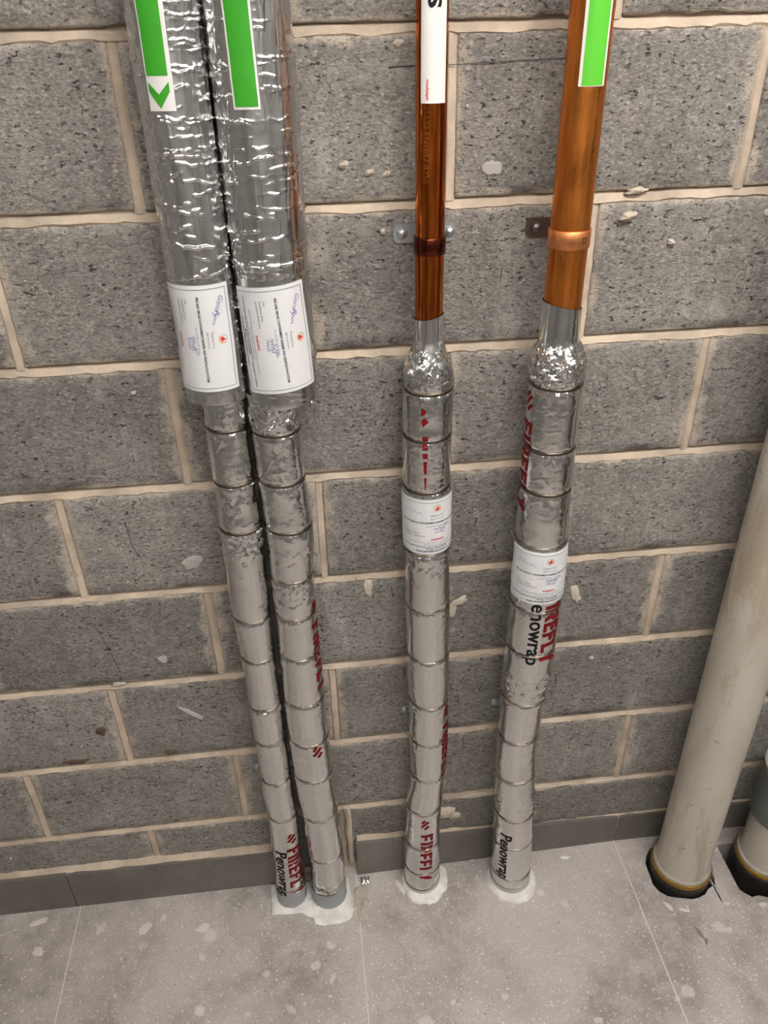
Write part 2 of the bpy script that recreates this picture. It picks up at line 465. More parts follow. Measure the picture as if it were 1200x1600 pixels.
def build_wall():
    """mortar body: backing plus weathered bed-joint strips (set back at the top, flush at the foot) and perpends"""
    xs = np.linspace(RX0, RX1, 320)
    V, F = [], []
    def strip(rows):
        base = len(V); n = len(rows[0])
        for r in rows: V.extend(r)
        for a in range(len(rows) - 1):
            for b in range(n - 1):
                F.append((base + a * n + b, base + a * n + b + 1, base + (a + 1) * n + b + 1, base + (a + 1) * n + b))
    # backing
    b0 = len(V)
    V.extend([(RX0, 0.012, -0.1), (RX1, 0.012, -0.1), (RX1, 0.012, CEIL), (RX0, 0.012, CEIL), (RX0, 0.12, -0.1), (RX1, 0.12, -0.1), (RX1, 0.12, CEIL), (RX0, 0.12, CEIL)])
    F.extend([(b0, b0 + 1, b0 + 2, b0 + 3), (b0 + 5, b0 + 4, b0 + 7, b0 + 6), (b0 + 4, b0, b0 + 3, b0 + 7), (b0 + 1, b0 + 5, b0 + 6, b0 + 2), (b0 + 3, b0 + 2, b0 + 6, b0 + 7), (b0 + 4, b0 + 5, b0 + 1, b0)])
    for k, z in enumerate(bed):
        if z > CEIL or z < 0: continue
        n1 = vnoise(xs * 0.2, xs * 22 + 50, 64, 100 + k); n2 = vnoise(xs * 0.2, xs * 60 + 50, 64, 200 + k)
        top = z + JT * 0.5 - 0.0005 + 0.0008 * n2
        strip([[(x, 0.012, t + 0.004) for x, t in zip(xs, top)],
               [(x, 0.0105 + 0.0015 * a, t - 0.0012) for x, t, a in zip(xs, top, n1)],
               [(x, 0.0042 + 0.0008 * a + 0.0006 * b, z + 0.0022 + 0.0008 * b) for x, a, b in zip(xs, n1, n2)],
               [(x, -0.0012 + 0.0006 * a, z - JT * 0.5 - 0.001 + 0.0030 * b) for x, a, b in zip(xs, n1, n2)],
               [(x, 0.004, z - JT * 0.5 - 0.005) for x in xs]])
    # perpends: a shallow raised bead of mortar filling each upright joint
    for k in range(len(bed) - 1):
        zt, zb = bed[k] - JT / 2, bed[k + 1] + JT / 2
        course = k - 3                                # 1 is the first full course under ZL0
        par = 1 if course % 2 else 0
        for i in range(-10, 14):
            if i % 2 != par: continue
            x = PITCH * i
            if not (RX0 < x < RX1): continue
            zz = np.linspace(zb - 0.004, zt + 0.006, 16)
            nn = vnoise(zz * 0.1, zz * 30 + i * 7 + 60, 64, 300 + k)
            strip([[(x - 0.009 + 0.001 * a, 0.005, z) for z, a in zip(zz, nn)][::-1], [(x - 0.0050 + 0.001 * a, 0.0008 + 0.0008 * a, z) for z, a in zip(zz, nn)][::-1],
                   [(x + 0.003 + 0.0012 * a, 0.0022, z) for z, a in zip(zz, nn)][::-1], [(x + 0.009 + 0.001 * a, 0.006, z) for z, a in zip(zz, nn)][::-1]])
    o = obj('wall_back', V, F, MT['mortar'])
    return struct(o, 'grey concrete block wall with beige mortar joints behind the pipes')

wall = build_wall()

def block_mesh(seed):
    r = np.random.RandomState(seed)
    nx, nz = 26, 14
    hx, hz = BX / 2, BZ / 2
    gx = np.concatenate([[-hx], np.linspace(-hx + 0.004, hx - 0.004, nx - 2), [hx]])
    gz = np.concatenate([[-hz], np.linspace(-hz + 0.004, hz - 0.004, nz - 2), [hz]])
    X, Z = np.meshgrid(gx, gz)
    Y = r.randn(nz, nx) * 0.0004
    edge = np.zeros((nz, nx), bool); edge[0] = edge[-1] = True; edge[:, 0] = edge[:, -1] = True
    Y[edge] = 0.0022 + np.abs(r.randn(edge.sum())) * 0.0014
    X[:, 0] += np.abs(r.randn(nz)) * 0.0012; X[:, -1] -= np.abs(r.randn(nz)) * 0.0012
    Z[0] += np.abs(r.randn(nx)) * 0.0010; Z[-1] -= np.abs(r.randn(nx)) * 0.0010
    for _ in range(r.randint(1, 4)):                 # knocked-off bits along the arris
        k = r.randint(2, nx - 3); s = r.choice([0, -1])
        Z[s, k:k + 2] += (0.004 + 0.004 * r.rand()) * (1 if s == 0 else -1); Y[s, k:k + 2] += 0.004
    V = [(X[a, b], Y[a, b], Z[a, b]) for a in range(nz) for b in range(nx)]
    F = [(a * nx + b, a * nx + b + 1, (a + 1) * nx + b + 1, (a + 1) * nx + b) for a in range(nz - 1) for b in range(nx - 1)]
    ring = [b for b in range(nx)] + [a * nx + nx - 1 for a in range(1, nz)] + [(nz - 1) * nx + b for b in range(nx - 2, -1, -1)] + [a * nx for a in range(nz - 2, 0, -1)]
    base = len(V)
    for k in ring: V.append((V[k][0], 0.05, V[k][2]))
    n = len(ring)
    for k in range(n): F.append((ring[(k + 1) % n], ring[k], base + k, base + (k + 1) % n))
    me = pymesh('block', V, F)
    me.materials.append(MT['block'])
    me.polygons.foreach_set('use_smooth', [True] * len(me.polygons))
    return me

BLOCKS = [block_mesh(40 + k) for k in range(8)]
def clipped_block(x0_, x1_, z0_, z1_):
    return box('block', x0_, x1_, 0.0005, 0.05, z0_, z1_, MT['block'], wall, 0.003)
for k in range(len(bed) - 1):
    course = k - 3
    par = 1 if course % 2 else 0
    zc = (bed[k] + bed[k + 1]) / 2
    if zc - BZ / 2 > CEIL: continue
    for i in range(-12, 14):
        if i % 2 != par: continue
        xa, xb = PITCH * i + JT / 2, PITCH * (i + 2) - JT / 2
        if xb < RX0 + 0.05 or xa > RX1 - 0.05: continue
        if xa < RX0 or xb > RX1 or zc + BZ / 2 > CEIL:
            clipped_block(max(xa, RX0), min(xb, RX1), zc - BZ / 2, min(zc + BZ / 2, CEIL)); continue
        o = link('block', rnd.choice(BLOCKS), None, wall)
        o.location = (PITCH * (i + 1) + rnd.uniform(-0.001, 0.001), rnd.uniform(-0.0012, 0.0012), zc + rnd.uniform(-0.0006, 0.0006))
        o.rotation_euler = (0, rnd.uniform(-0.0015, 0.0015), 0)

# other walls, ceiling
struct(box('wall_left', RX0 - 0.1, RX0, RY0, 0.12, -0.1, CEIL, MT['wall_paint']), 'plain grey side wall of the plant room')
struct(box('wall_right', RX1, RX1 + 0.1, RY0, 0.12, -0.1, CEIL, MT['wall_paint']), 'plain grey side wall holding an added dark door')
struct(box('wall_front', RX0 - 0.1, RX1 + 0.1, RY0 - 0.1, RY0, -0.1, CEIL, MT['wall_paint']), 'plain grey wall facing the block wall')
struct(box('ceiling', RX0 - 0.1, RX1 + 0.1, RY0 - 0.1, 0.12, CEIL, CEIL + 0.1, MT['ceil_paint']), 'pale flat ceiling of the plant room')
dr = struct(box('added_door_1', RX1 - 0.03, RX1 - 0.001, -1.10, -0.20, 0.002, 2.05, MT['door'], None, 0.004), 'added dark door, unseen, for a dark reflection in the foil')  # unseen door, added to give the foil a dark stripe to reflect
box('added_door_frame', RX1 - 0.02, RX1 - 0.001, -0.20, -0.14, 0.002, 2.11, MT['lamp_body'], dr)
box('added_door_frame', RX1 - 0.02, RX1 - 0.001, -1.16, -1.10, 0.002, 2.11, MT['lamp_body'], dr)
Vh, Fh = tube([(RX1 - 0.03, -1.02, 1.0), (RX1 - 0.075, -1.02, 1.0), (RX1 - 0.08, -0.89, 1.0)], 0.009, 10)
obj('added_door_handle', Vh, Fh, MT['zinc'], dr, True)

# ---------------------------------------------------------------- floor
TW = 0.672
fl = struct(box('floor', RX0, RX1, RY0, 0.0, -0.12, -0.085, MT['screed']), 'grey speckled stone tile floor with pale grout lines')
GJ = 0.0016
HOLE5 = [(1.275 + r_ * math.sin(a_), -0.110 - r_ * math.cos(a_)) for a_, r_ in
         [(2 * math.pi * k / 26, 0.0765 + 0.0045 * rnd.random() + (0.007 if k in (4, 5, 21, 22, 23) else 0)) for k in range(26)]]
HOLE6 = [(1.400, -0.056), (1.590, -0.052), (1.592, -0.205), (1.545, -0.214), (1.505, -0.208), (1.470, -0.212), (1.438, -0.199), (1.420, -0.201), (1.405, -0.187), (1.399, -0.178)]
SLOT = [(1.3400, -0.142), (1.3425, -0.140), (1.3440, -0.200), (1.3410, -0.203)]

def tile_mesh(x0_, x1_, y0_, y1_, holes=()):
    bm = bmesh.new()
    def loop(pts, z):
        vs = [bm.verts.new((x, y, z)) for x, y in pts]
        return vs, [bm.edges.new((vs[k], vs[(k + 1) % len(vs)])) for k in range(len(vs))]
    outer = [(x0_, y0_), (x1_, y0_), (x1_, y1_), (x0_, y1_)]
    loops = [loop(outer, 0)] + [loop(h, 0) for h in holes]
    ed = [e for l_ in loops for e in l_[1]]
    bmesh.ops.triangle_fill(bm, use_beauty=True, edges=ed, normal=(0, 0, 1))
    for vs, es in loops:
        low = [bm.verts.new((v.co.x, v.co.y, -0.085)) for v in vs]
        for k in range(len(vs)):
            k2 = (k + 1) % len(vs)
            bm.faces.new((vs[k], vs[k2], low[k2], low[k]))
    return bm

box('crack_shade', 1.337, 1.347, -0.206, -0.138, -0.085, -0.004, MT['dark'], fl)  # near-black box standing in for the shade inside the slot
nx_t, ny_t = 6, 4
for a in range(nx_t):
    for b in range(ny_t):
        xa, xb = RX0 + TW * a + GJ, RX0 + TW * (a + 1) - GJ
        ya, yb = -TW * (b + 1) + GJ, -TW * b - (GJ if b else 0)
        hs = [HOLE5, HOLE6, SLOT] if (xa < 1.275 < xb and b == 0) else []
        bm = tile_mesh(xa, xb, ya, yb, hs)
        bmobj('tile', bm, MT['floor'], fl)
def floor_blot(x, y, rx, ry, mat, seed, rot=0.0):
    r = random.Random(seed); n = 26
    rad = [1 + r.uniform(-0.4, 0.4) for _ in range(n)]
    rad = [(rad[k - 1] + rad[k] + rad[(k + 1) % n]) / 3 for k in range(n)]
    rows = []
    for s, z in ((1.0, -0.0002), (0.97, 0.0004), (0.6, 0.0007), (0.05, 0.0008)):
        row = []
        for k in range(n):
            a = 2 * math.pi * k / n
            u, v = rx * rad[k] * s * math.cos(a), ry * rad[k] * s * math.sin(a)
            row.append((x + u * math.cos(rot) - v * math.sin(rot), y + u * math.sin(rot) + v * math.cos(rot), z))
        rows.append(row)
    return grid('dried_splash', np.array(rows), MT[mat], fl, caps=True)
for k, (x, y, a, b, m_, ro) in enumerate([(0.102, -0.115, 0.016, 0.013, 'grout', 0), (0.105, -0.185, 0.008, 0.008, 'grout', 0.4), (-0.035, -0.098, 0.017, 0.012, 'grout', 0.7), (0.005, -0.078, 0.007, 0.008, 'grout', 0), (-0.275, -0.125, 0.014, 0.013, 'grout', 0),
        (-0.295, -0.052, 0.022, 0.008, 'grout', 0.2), (0.110, -0.300, 0.012, 0.011, 'grout', 0), (0.270, -0.045, 0.010, 0.006, 'grout', 0), (0.58, -0.07, 0.006, 0.030, 'grout', 0.5), (1.255, -0.270, 0.005, 0.015, 'floor_stain', 0.3), (1.262, -0.290, 0.004, 0.008, 'floor_stain', -0.3), (0.415, -0.185, 0.012, 0.006, 'adhesive', 0.1), (1.352, -0.208, 0.008, 0.005, 'grout', 0), (1.212, -0.200, 0.005, 0.016, 'grout', 0.5), (1.245, -0.212, 0.011, 0.005, 'grout', -0.3), (1.435, -0.222, 0.012, 0.006, 'grout', 0.2)]):
    floor_blot(x, y, a, b, m_, 400 + k, ro)
for k in range(nx_t - 1):
    xg = RX0 + TW * (k + 1)
    box('grout', xg - GJ, xg + GJ, RY0, 0, -0.085, -0.0003, MT['grout'], fl)
for k in range(ny_t - 1):
    box('grout', RX0, RX1, -TW * (k + 1) - GJ, -TW * (k + 1) + GJ, -0.085, -0.0004, MT['grout'], fl)

# ---------------------------------------------------------------- skirting
def hexa(name, P, mat, parent=None):
    """P: 8 points, front-bottom L,R, front-top R,L, back-bottom L,R, back-top R,L"""
    return obj(name, P, [(0, 1, 2, 3), (5, 4, 7, 6), (4, 0, 3, 7), (1, 5, 6, 2), (3, 2, 6, 7), (4, 5, 1, 0)], mat, parent)

def bedding(name, xa, xb, ta, tb, za, zb, label):
    """rough adhesive ledge filling between tile and wall"""
    n = int((xb - xa) / 0.012) + 2
    xs = np.linspace(xa, xb, n); s = (xs - xa) / (xb - xa)
    t = ta + (tb - ta) * s; z = za + (zb - za) * s
    n1 = vnoise(xs * 0.1, xs * 40 + 99, 64, 11); n2 = vnoise(xs * 0.1, xs * 90 + 99, 64, 12)
    rows = [[(x, -q + 0.006, 0.001) for x, q in zip(xs, t)],
            [(x, -q + 0.004 , h - 0.001) for x, q, h in zip(xs, t, z)],
            [(x, -q * 0.5, h + 0.0015 * a + 0.0008) for x, q, h, a in zip(xs, t, z, n1)],
            [(x, -0.002, h + 0.003 + 0.003 * a + 0.001 * b) for x, h, a, b in zip(xs, z, n1, n2)],
            [(x, 0.004, h + 0.004 + 0.003 * a) for x, h, a in zip(xs, z, n1)],
            [(x, 0.004, 0.001) for x in xs]]
    V = [p for r in rows for p in r]
    F = [(a * n + b, a * n + b + 1, (a + 1) * n + b + 1, (a + 1) * n + b) for a in range(len(rows) - 1) for b in range(n - 1)]
    F.append(tuple(a * n for a in range(len(rows)))); F.append(tuple(a * n + n - 1 for a in range(len(rows) - 1, -1, -1)))
    return struct(obj(name, V, F, MT['mortar']), label)

def skirt_tile(xa, xb, ta, tb, za, zb, parent, thick=0.009, z_lo=0.0008):
    P = [(xa, -ta, z_lo), (xb, -tb, z_lo), (xb, -tb, zb), (xa, -ta, za),
         (xa, -ta + thick, z_lo), (xb, -tb + thick, z_lo), (xb, -tb + thick, zb), (xa, -ta + thick, za)]
    return hexa('tile', P, MT['skirt'], parent)

bl = bedding('baseboard_left', RX0, 0.345, 0.0235, 0.0235, 0.1235, 0.1235, 'dark tile skirting with pale adhesive ledge left of the foil pipes')
skirt_tile(RX0, -0.881, 0.0235, 0.0235, 0.124, 0.124, bl)
skirt_tile(-0.879, -0.2085, 0.0235, 0.0235, 0.124, 0.1245, bl)
skirt_tile(-0.2065, 0.345, 0.0235, 0.0235, 0.1235, 0.1225, bl)
br_ = bedding('baseboard_right', 0.480, RX1, 0.0245, 0.0105, 0.121, 0.094, 'dark tile skirting with pale adhesive ledge right of the foil pipes')
def rt(x): return (0.0250 + (0.0115 - 0.0250) * min(1, (x - 0.478) / 0.452))
def rz(x): return (0.1225 + (0.0945 - 0.1225) * min(1, (x - 0.478) / 0.452))
# the bedding falls evenly; the tiles follow it
for xa, xb in ((0.477, 1.143), (1.146, 1.815), (1.818, RX1)):
    sa, sb = (xa - 0.48) / (RX1 - 0.48), (xb - 0.48) / (RX1 - 0.48)
    skirt_tile(xa, xb, rt(xa), rt(xb), rz(xa), rz(xb), br_)
# reshape the bedding to the same line
for v in br_.data.vertices:
    x = v.co.x
    s = (x - 0.48) / (RX1 - 0.48)
    dz_lin = 0.121 + (0.094 - 0.121) * s
    if v.co.z > 0.05: v.co.z += rz(x) - 0.0008 - dz_lin
    if v.co.y < -0.0025: v.co.y *= rt(x) / (0.0245 + (0.0105 - 0.0245) * s)

# ---------------------------------------------------------------- wrapped pipes: surfaces
TAB = dict(
 p1=[(1.2996,0.3127,0.0335),(1.2605,0.3114,0.0335),(1.1841,0.3114,0.0346),(1.1596,0.3116,0.0349),(1.0829,0.3124,0.0378),(1.0563,0.3127,0.0375),(0.9733,0.3112,0.0364),(0.9,0.3096,0.0357),(0.8617,0.3102,0.035),(0.7399,0.3121,0.0331),(0.6528,0.3116,0.0333),(0.5312,0.3129,0.0325),(0.4037,0.3133,0.0333),(0.3122,0.3168,0.0328),(0.1971,0.316,0.0333),(0.0487,0.313,0.0350)],
 p2=[(1.2529,0.3892,0.0404),(1.1637,0.3906,0.0398),(1.0673,0.3946,0.0411),(0.9711,0.3906,0.0398),(0.8669,0.3911,0.0384),(0.7628,0.3904,0.0398),(0.6503,0.391,0.0412),(0.5286,0.3929,0.0425),(0.4174,0.3949,0.0427),(0.2975,0.4006,0.0414),(0.144,0.4054,0.0396),(0.0434,0.4035,0.0408)],
 p3=[(1.4262,0.6361,0.0226),(1.3958,0.6364,0.0230),(1.3772,0.6356,0.0289),(1.3625,0.6357,0.0351),(1.3454,0.6359,0.0394),(1.3105,0.6363,0.041),(1.2187,0.6351,0.0415),(1.1323,0.6353,0.0413),(0.9834,0.6379,0.0414),(0.8637,0.6403,0.042),(0.7245,0.6424,0.0422),(0.599,0.6444,0.0406),(0.4828,0.6449,0.0401),(0.3687,0.6439,0.0379),(0.315,0.6378,0.0407),(0.2589,0.6353,0.0399),(0.1281,0.6338,0.0422),(0.0263,0.6337,0.0436)],
 p4=[(1.4469,0.8363,0.0300),(1.3917,0.8364,0.0308),(1.3762,0.8373,0.0394),(1.3583,0.838,0.0436),(1.339,0.8389,0.044),(1.3117,0.84,0.043),(1.2023,0.8393,0.0434),(1.115,0.8401,0.0444),(1.0073,0.841,0.0479),(0.9352,0.8425,0.0490),(0.8671,0.8428,0.0486),(0.7459,0.8413,0.0483),(0.7032,0.8407,0.0485),(0.6143,0.8363,0.0446),(0.49,0.8344,0.0428),(0.3651,0.8389,0.044),(0.253,0.8445,0.0462),(0.121,0.8489,0.0476),(0.0049,0.8520,0.0479)])
PY = dict(p1=-0.058, p2=-0.066, p3=-0.058, p4=-0.080)
BANDS = dict(
 p1=[1.2742,1.1766,1.085,0.8891,0.7906,0.663,0.563,0.4435,0.3192,0.1706,0.0662],
 p2=[1.2681,1.1778,1.0848,0.9821,0.8958,0.7986,0.6778,0.5685,0.4598,0.3288,0.1758,0.0707],
 p3=[1.3183,1.2363,1.1402,1.01,0.8811,0.7569,0.6306,0.5207,0.4078,0.2989,0.1754,0.0793],
 p4=[1.3224,1.2115,1.1319,1.0255,0.8828,0.7757,0.6421,0.5277,0.4052,0.2766,0.1779,0.0566])

class Wrap:
    """surface of the foil wrap: theta 0 faces the room (-y), positive towards +x"""
    def __init__(s, key, seed):
        T = np.array(sorted(TAB[key]))
        zz = np.linspace(-0.05, 1.47, 1500)
        k = np.ones(9) / 9
        sm = lambda a: np.convolve(np.pad(a, 4, 'edge'), k, 'valid')
        s.zz = zz; s.X = sm(np.interp(zz, T[:, 0], T[:, 1])); s.R = sm(np.interp(zz, T[:, 0], T[:, 2]))
        s.Y = PY[key]; s.b = np.array(BANDS[key]); s.seed = seed; s.key = key
        s.tilt = np.random.RandomState(seed).uniform(-0.03, 0.03, (len(s.b), 2))
        s.crush = []                                # (z centre, half height, amount): places where the foil is scrunched
        q = np.random.RandomState(seed + 300)
        s.cr = []                                   # short oblique creases: theta, z, angle, half length, height, width
        for _ in range(260):
            z = q.uniform(0.03, 1.40)
            if z < 0.6 and q.rand() < 0.4: z = q.uniform(0.6, 1.36)
            s.cr.append((q.uniform(-2.0, 2.0), z, q.normal(0, 0.55) + (0.9 if q.rand() < 0.25 else 0), q.uniform(0.004, 0.020), (0.00020 + 0.00080 * q.rand() ** 2.2) * q.choice([-1, 1, 1]), q.uniform(0.0009, 0.0016)))
    def base(s, z): return np.interp(z, s.zz, s.X), np.interp(z, s.zz, s.R)
    def bandz(s, k, th):
        a, b = s.tilt[k]
        return s.b[k] + 0.04 * (a * np.sin(th) + b * np.cos(th) * 0.4)
    def rad(s, th, z):
        X, R = s.base(z)
        u = th / (2 * np.pi)
        sd = s.seed
        calm = 1 - 0.75 * np.clip((z - 1.385) / 0.02, 0, 1)
        r = R + calm * (0.0010 * vnoise(u, z * 16 + 20, 5, sd) + 0.0005 * vnoise(u, z * 50 + 20, 9, sd + 1) + 0.00014 * vnoise(u, z * 170 + 20, 29, sd + 2))
        for k in range(len(s.b)):
            d = z - s.bandz(k, th)
            r = r - 0.0027 * np.exp(-(np.abs(d) / 0.0046) ** 1.6)
            r = r + 0.0015 * vnoise(u, np.zeros_like(u) + k * 3.7, 34, sd + 5) * np.exp(-np.abs(d) / 0.009) * (1 - np.exp(-(d / 0.003) ** 2))
        for zc, hh, am in s.crush:
            g = np.exp(-((z - zc) / hh) ** 4)
            r = r + g * am * (0.0016 * vnoise(u, z * 75 + 9, 17, sd + 7) + 0.0010 * vnoise(u, z * 160 + 9, 37, sd + 8))
        if s.key in ('p3', 'p4'):                       # pleats gathered over the shoulder
            g = np.exp(-((z - 1.365) / 0.024) ** 2)
            r = r + g * 0.0018 * vnoise(u, z * 25 + 3, 30, sd + 9)
        return r
    def creases(s, th, z):
        q = np.zeros_like(th)
        for t0, z0, a, hl, h, w_ in s.cr:
            m = (np.abs(z - z0) < hl + 0.004) & (np.abs(th - t0) < (hl + 0.004) / 0.036)
            if not m.any(): continue
            x = (th[m] - t0) * 0.039; y = z[m] - z0
            al = x * math.cos(a) + y * math.sin(a); ac = -x * math.sin(a) + y * math.cos(a)
            q[m] += h * np.clip((hl - np.abs(al)) / (0.4 * hl), 0, 1) * np.exp(-((ac - 0.0012 * np.sin(al * 260)) / w_) ** 2)
        return q
    def pt(s, th, z, off=0.0, fine=False):
        X, _ = s.base(z)
        r = s.rad(th, z) + off
        if fine: r = r + s.creases(th, z)
        return np.stack([X + r * np.sin(th), s.Y - r * np.cos(th), z], -1)
    def crumple(s, th, z):
        a = np.zeros_like(z)
        for k in range(len(s.b)): a = a + 0.60 * np.exp(-np.abs(z - s.bandz(k, th)) / 0.006)
        for zc, hh, am in s.crush: a = a + 0.55 * am * np.exp(-((z - zc) / hh) ** 4)
        return a

def build_wrap(W, z0, z1, root, slant=0.0):
    nt = 160
    th = np.linspace(-np.pi, np.pi, nt, endpoint=False)
    z = np.linspace(z0, z1, int((z1 - z0) / 0.0017))
    TH, Z = np.meshgrid(th, z)
    Z = Z + slant * np.sin(TH) * np.clip((Z - (z1 - 0.04)) / 0.04, 0, 1)
    P = W.pt(TH, Z, 0.0, True)
    o = grid('foil_wrap', P, MT['foil'], root, attr=W.crumple(TH, Z))
    o['label'] = 'crinkled aluminium foil fire wrap'
    return o

def build_band(W, k, root, half=0.0025, mat='band', proud=0.0015):
    th = np.linspace(-np.pi, np.pi, 72, endpoint=False)
    zc = W.bandz(k, th)
    ro = W.base(zc)[1] - 0.0022 + 0.0006 * vnoise(th / (2 * np.pi), zc * 16 + 20, 5, W.seed) + proud
    X = W.base(zc)[0]
    rows = []
    for dz, dr in ((-half, -0.0016), (-half, 0.0), (-half * 0.6, 0.0004), (half * 0.6, 0.0004), (half, 0.0), (half, -0.0016)):
        r = ro + dr
        rows.append(np.stack([X + r * np.sin(th), W.Y - r * np.cos(th), zc + dz], -1))
    return grid('wire_band', np.array(rows), MT[mat], root)

def twist(W, k, th, root, length=0.022, up=0.008):
    """twisted wire end standing off the band"""
    z = float(W.bandz(k, np.array([th]))[0])
    X, R = W.base(np.array([z])); r = float(R[0]); X = float(X[0])
    V, F = [], []
    for ph in (0, math.pi):
        path = []
        for s in np.linspace(0, 1, 22):
            a = th - 0.10 * s
            rr = r + 0.002 + length * 0.55 * s
            w_ = 0.0014 * (1 - 0.4 * s)
            path.append((X + rr * math.sin(a) + w_ * math.cos(s * 22 + ph), W.Y - rr * math.cos(a), z + up * s + w_ * math.sin(s * 22 + ph)))
        v, f = tube(path, 0.0008, 6)
        F += [tuple(q + len(V) for q in g) for g in f]; V += v
    return obj('wire_twist', V, F, MT['wire'], root, True)

# ---------------------------------------------------------------- lettering
_dg = bpy.context.evaluated_depsgraph_get
def text_verts(txt, size=1.0, bold=0.0, shear=0.0, res=3, space=1.0):
    cu_ = bpy.data.curves.new('t', 'FONT')
    cu_.body = txt; cu_.size = size; cu_.offset = bold; cu_.shear = shear; cu_.resolution_u = res; cu_.space_character = space
    ob = bpy.data.objects.new('t', cu_)
    C.objects.link(ob)
    dg = _dg(); dg.update()
    me = bpy.data.meshes.new_from_object(ob.evaluated_get(dg))
    V = [(v.co.x, v.co.y) for v in me.vertices]
    F = [tuple(p.vertices) for p in me.polygons]
    C.objects.unlink(ob); bpy.data.objects.remove(ob); bpy.data.curves.remove(cu_); bpy.data.meshes.remove(me)
    return V, F

def fit_text(txt, x, y, width=None, height=None, bold=0.0, shear=0.0, align='L', space=1.0, res=3):
    """flat text scaled so that its width / cap height are as given; lower-left of the baseline at x, y"""
    V, F = text_verts(txt, 1.0, bold, shear, res, space)
    if not V: return [], []
    A = np.array(V)
    x0_, x1_ = A[:, 0].min(), A[:, 0].max()
    cap = 0.69
    sy = (height / cap) if height else None
    sx = (width / (x1_ - x0_)) if width else sy
    if sy is None: sy = sx
    A = (A - [x0_, 0]) * [sx, sy]
    wd = (x1_ - x0_) * sx
    ox = x - (wd / 2 if align == 'C' else wd if align == 'R' else 0)
    return [(p[0] + ox, p[1] + y) for p in A], F

def poly(pts):
    return [tuple(p) for p in pts], [tuple(range(len(pts)))]

def stroke(pts, wd):
    """flat pen stroke along a polyline"""
    P = [Vector((p[0], p[1])) for p in pts]
    V, F = [], []
    for k, p in enumerate(P):
        d = P[min(k + 1, len(P) - 1)] - P[max(k - 1, 0)]
        if d.length < 1e-9: d = Vector((1, 0))
        d.normalize(); n_ = Vector((-d.y, d.x)) * wd / 2
        V += [tuple(p + n_), tuple(p - n_)]
    for k in range(len(P) - 1): F.append((2 * k, 2 * k + 1, 2 * k + 3, 2 * k + 2))
    return V, F

def merge(items):
    V, F = [], []
    for v, f in items:
        F += [tuple(q + len(V) for q in g) for g in f]; V += list(v)
    return V, F

def lay(name, item, mapper, mat, parent, cut=(0.004, 0.003), clip=None):
    """cut flat lettering into small pieces and lay it on a curved surface. mapper(u, v arrays) -> xyz"""
    V, F = item
    if not F: return None
    bm = bmesh.new()
    vs = [bm.verts.new((p[0], p[1], 0)) for p in V]
    for f in F:
        try: bm.faces.new([vs[q] for q in f])
        except ValueError: pass
    def bisect(co, no, clear=False):
        bmesh.ops.bisect_plane(bm, geom=bm.verts[:] + bm.edges[:] + bm.faces[:], plane_co=co, plane_no=no, clear_outer=clear)
    A = np.array([(v.co.x, v.co.y) for v in bm.verts])
    lo, hi = A.min(0), A.max(0)
    if clip:
        if 'vmin' in clip: bisect((0, clip['vmin'], 0), (0, -1, 0), True)
        if 'vmax' in clip: bisect((0, clip['vmax'], 0), (0, 1, 0), True)
        if 'umin' in clip: bisect((clip['umin'], 0, 0), (-1, 0, 0), True)
        if 'umax' in clip: bisect((clip['umax'], 0, 0), (1, 0, 0), True)
    if cut:
        for ax in (0, 1):
            q = math.floor(lo[ax] / cut[ax]) * cut[ax] + cut[ax]
            while q < hi[ax]:
                co = [0, 0, 0]; no = [0, 0, 0]; co[ax] = q; no[ax] = 1
                bisect(co, no); q += cut[ax]
    loose = [v for v in bm.verts if not v.link_faces]
    bmesh.ops.delete(bm, geom=loose, context='VERTS')
    if not bm.verts: bm.free(); return None
    A = np.array([(v.co.x, v.co.y) for v in bm.verts])
    P = mapper(A[:, 0], A[:, 1])
    for v, p in zip(bm.verts, P): v.co = p
    me = bpy.data.meshes.new(name); bm.to_mesh(me); bm.free()
    o = link(name, me, MT[mat], parent)
    if 'print' in name or 'writing' in name: o['kind'] = 'stuff'
    return o

def down_map(surf, th0, z_top, off=0.0007, rot=0.0, pivot=(0, 0)):
    """reads downwards: u runs down the pipe, v runs round it to the right"""
    def m(u, v):
        du, dv = u - pivot[0], v - pivot[1]
        u2 = pivot[0] + du * math.cos(rot) - dv * math.sin(rot)
        v2 = pivot[1] + du * math.sin(rot) + dv * math.cos(rot)
        z = z_top - u2
        R = surf.base(z)[1]
        return surf.pt(th0 + v2 / R, z, off)
    return m

def across_map(surf, thc, z_bot, off=0.0007, lift=None):
    """reads across: u runs round the pipe, v up it"""
    def m(u, v):
        z = z_bot + v
        R = surf.base(z)[1]
        th = thc + u / R
        o = off if lift is None else off + lift(u, v)
        return surf.pt(th, z, o)
    return m

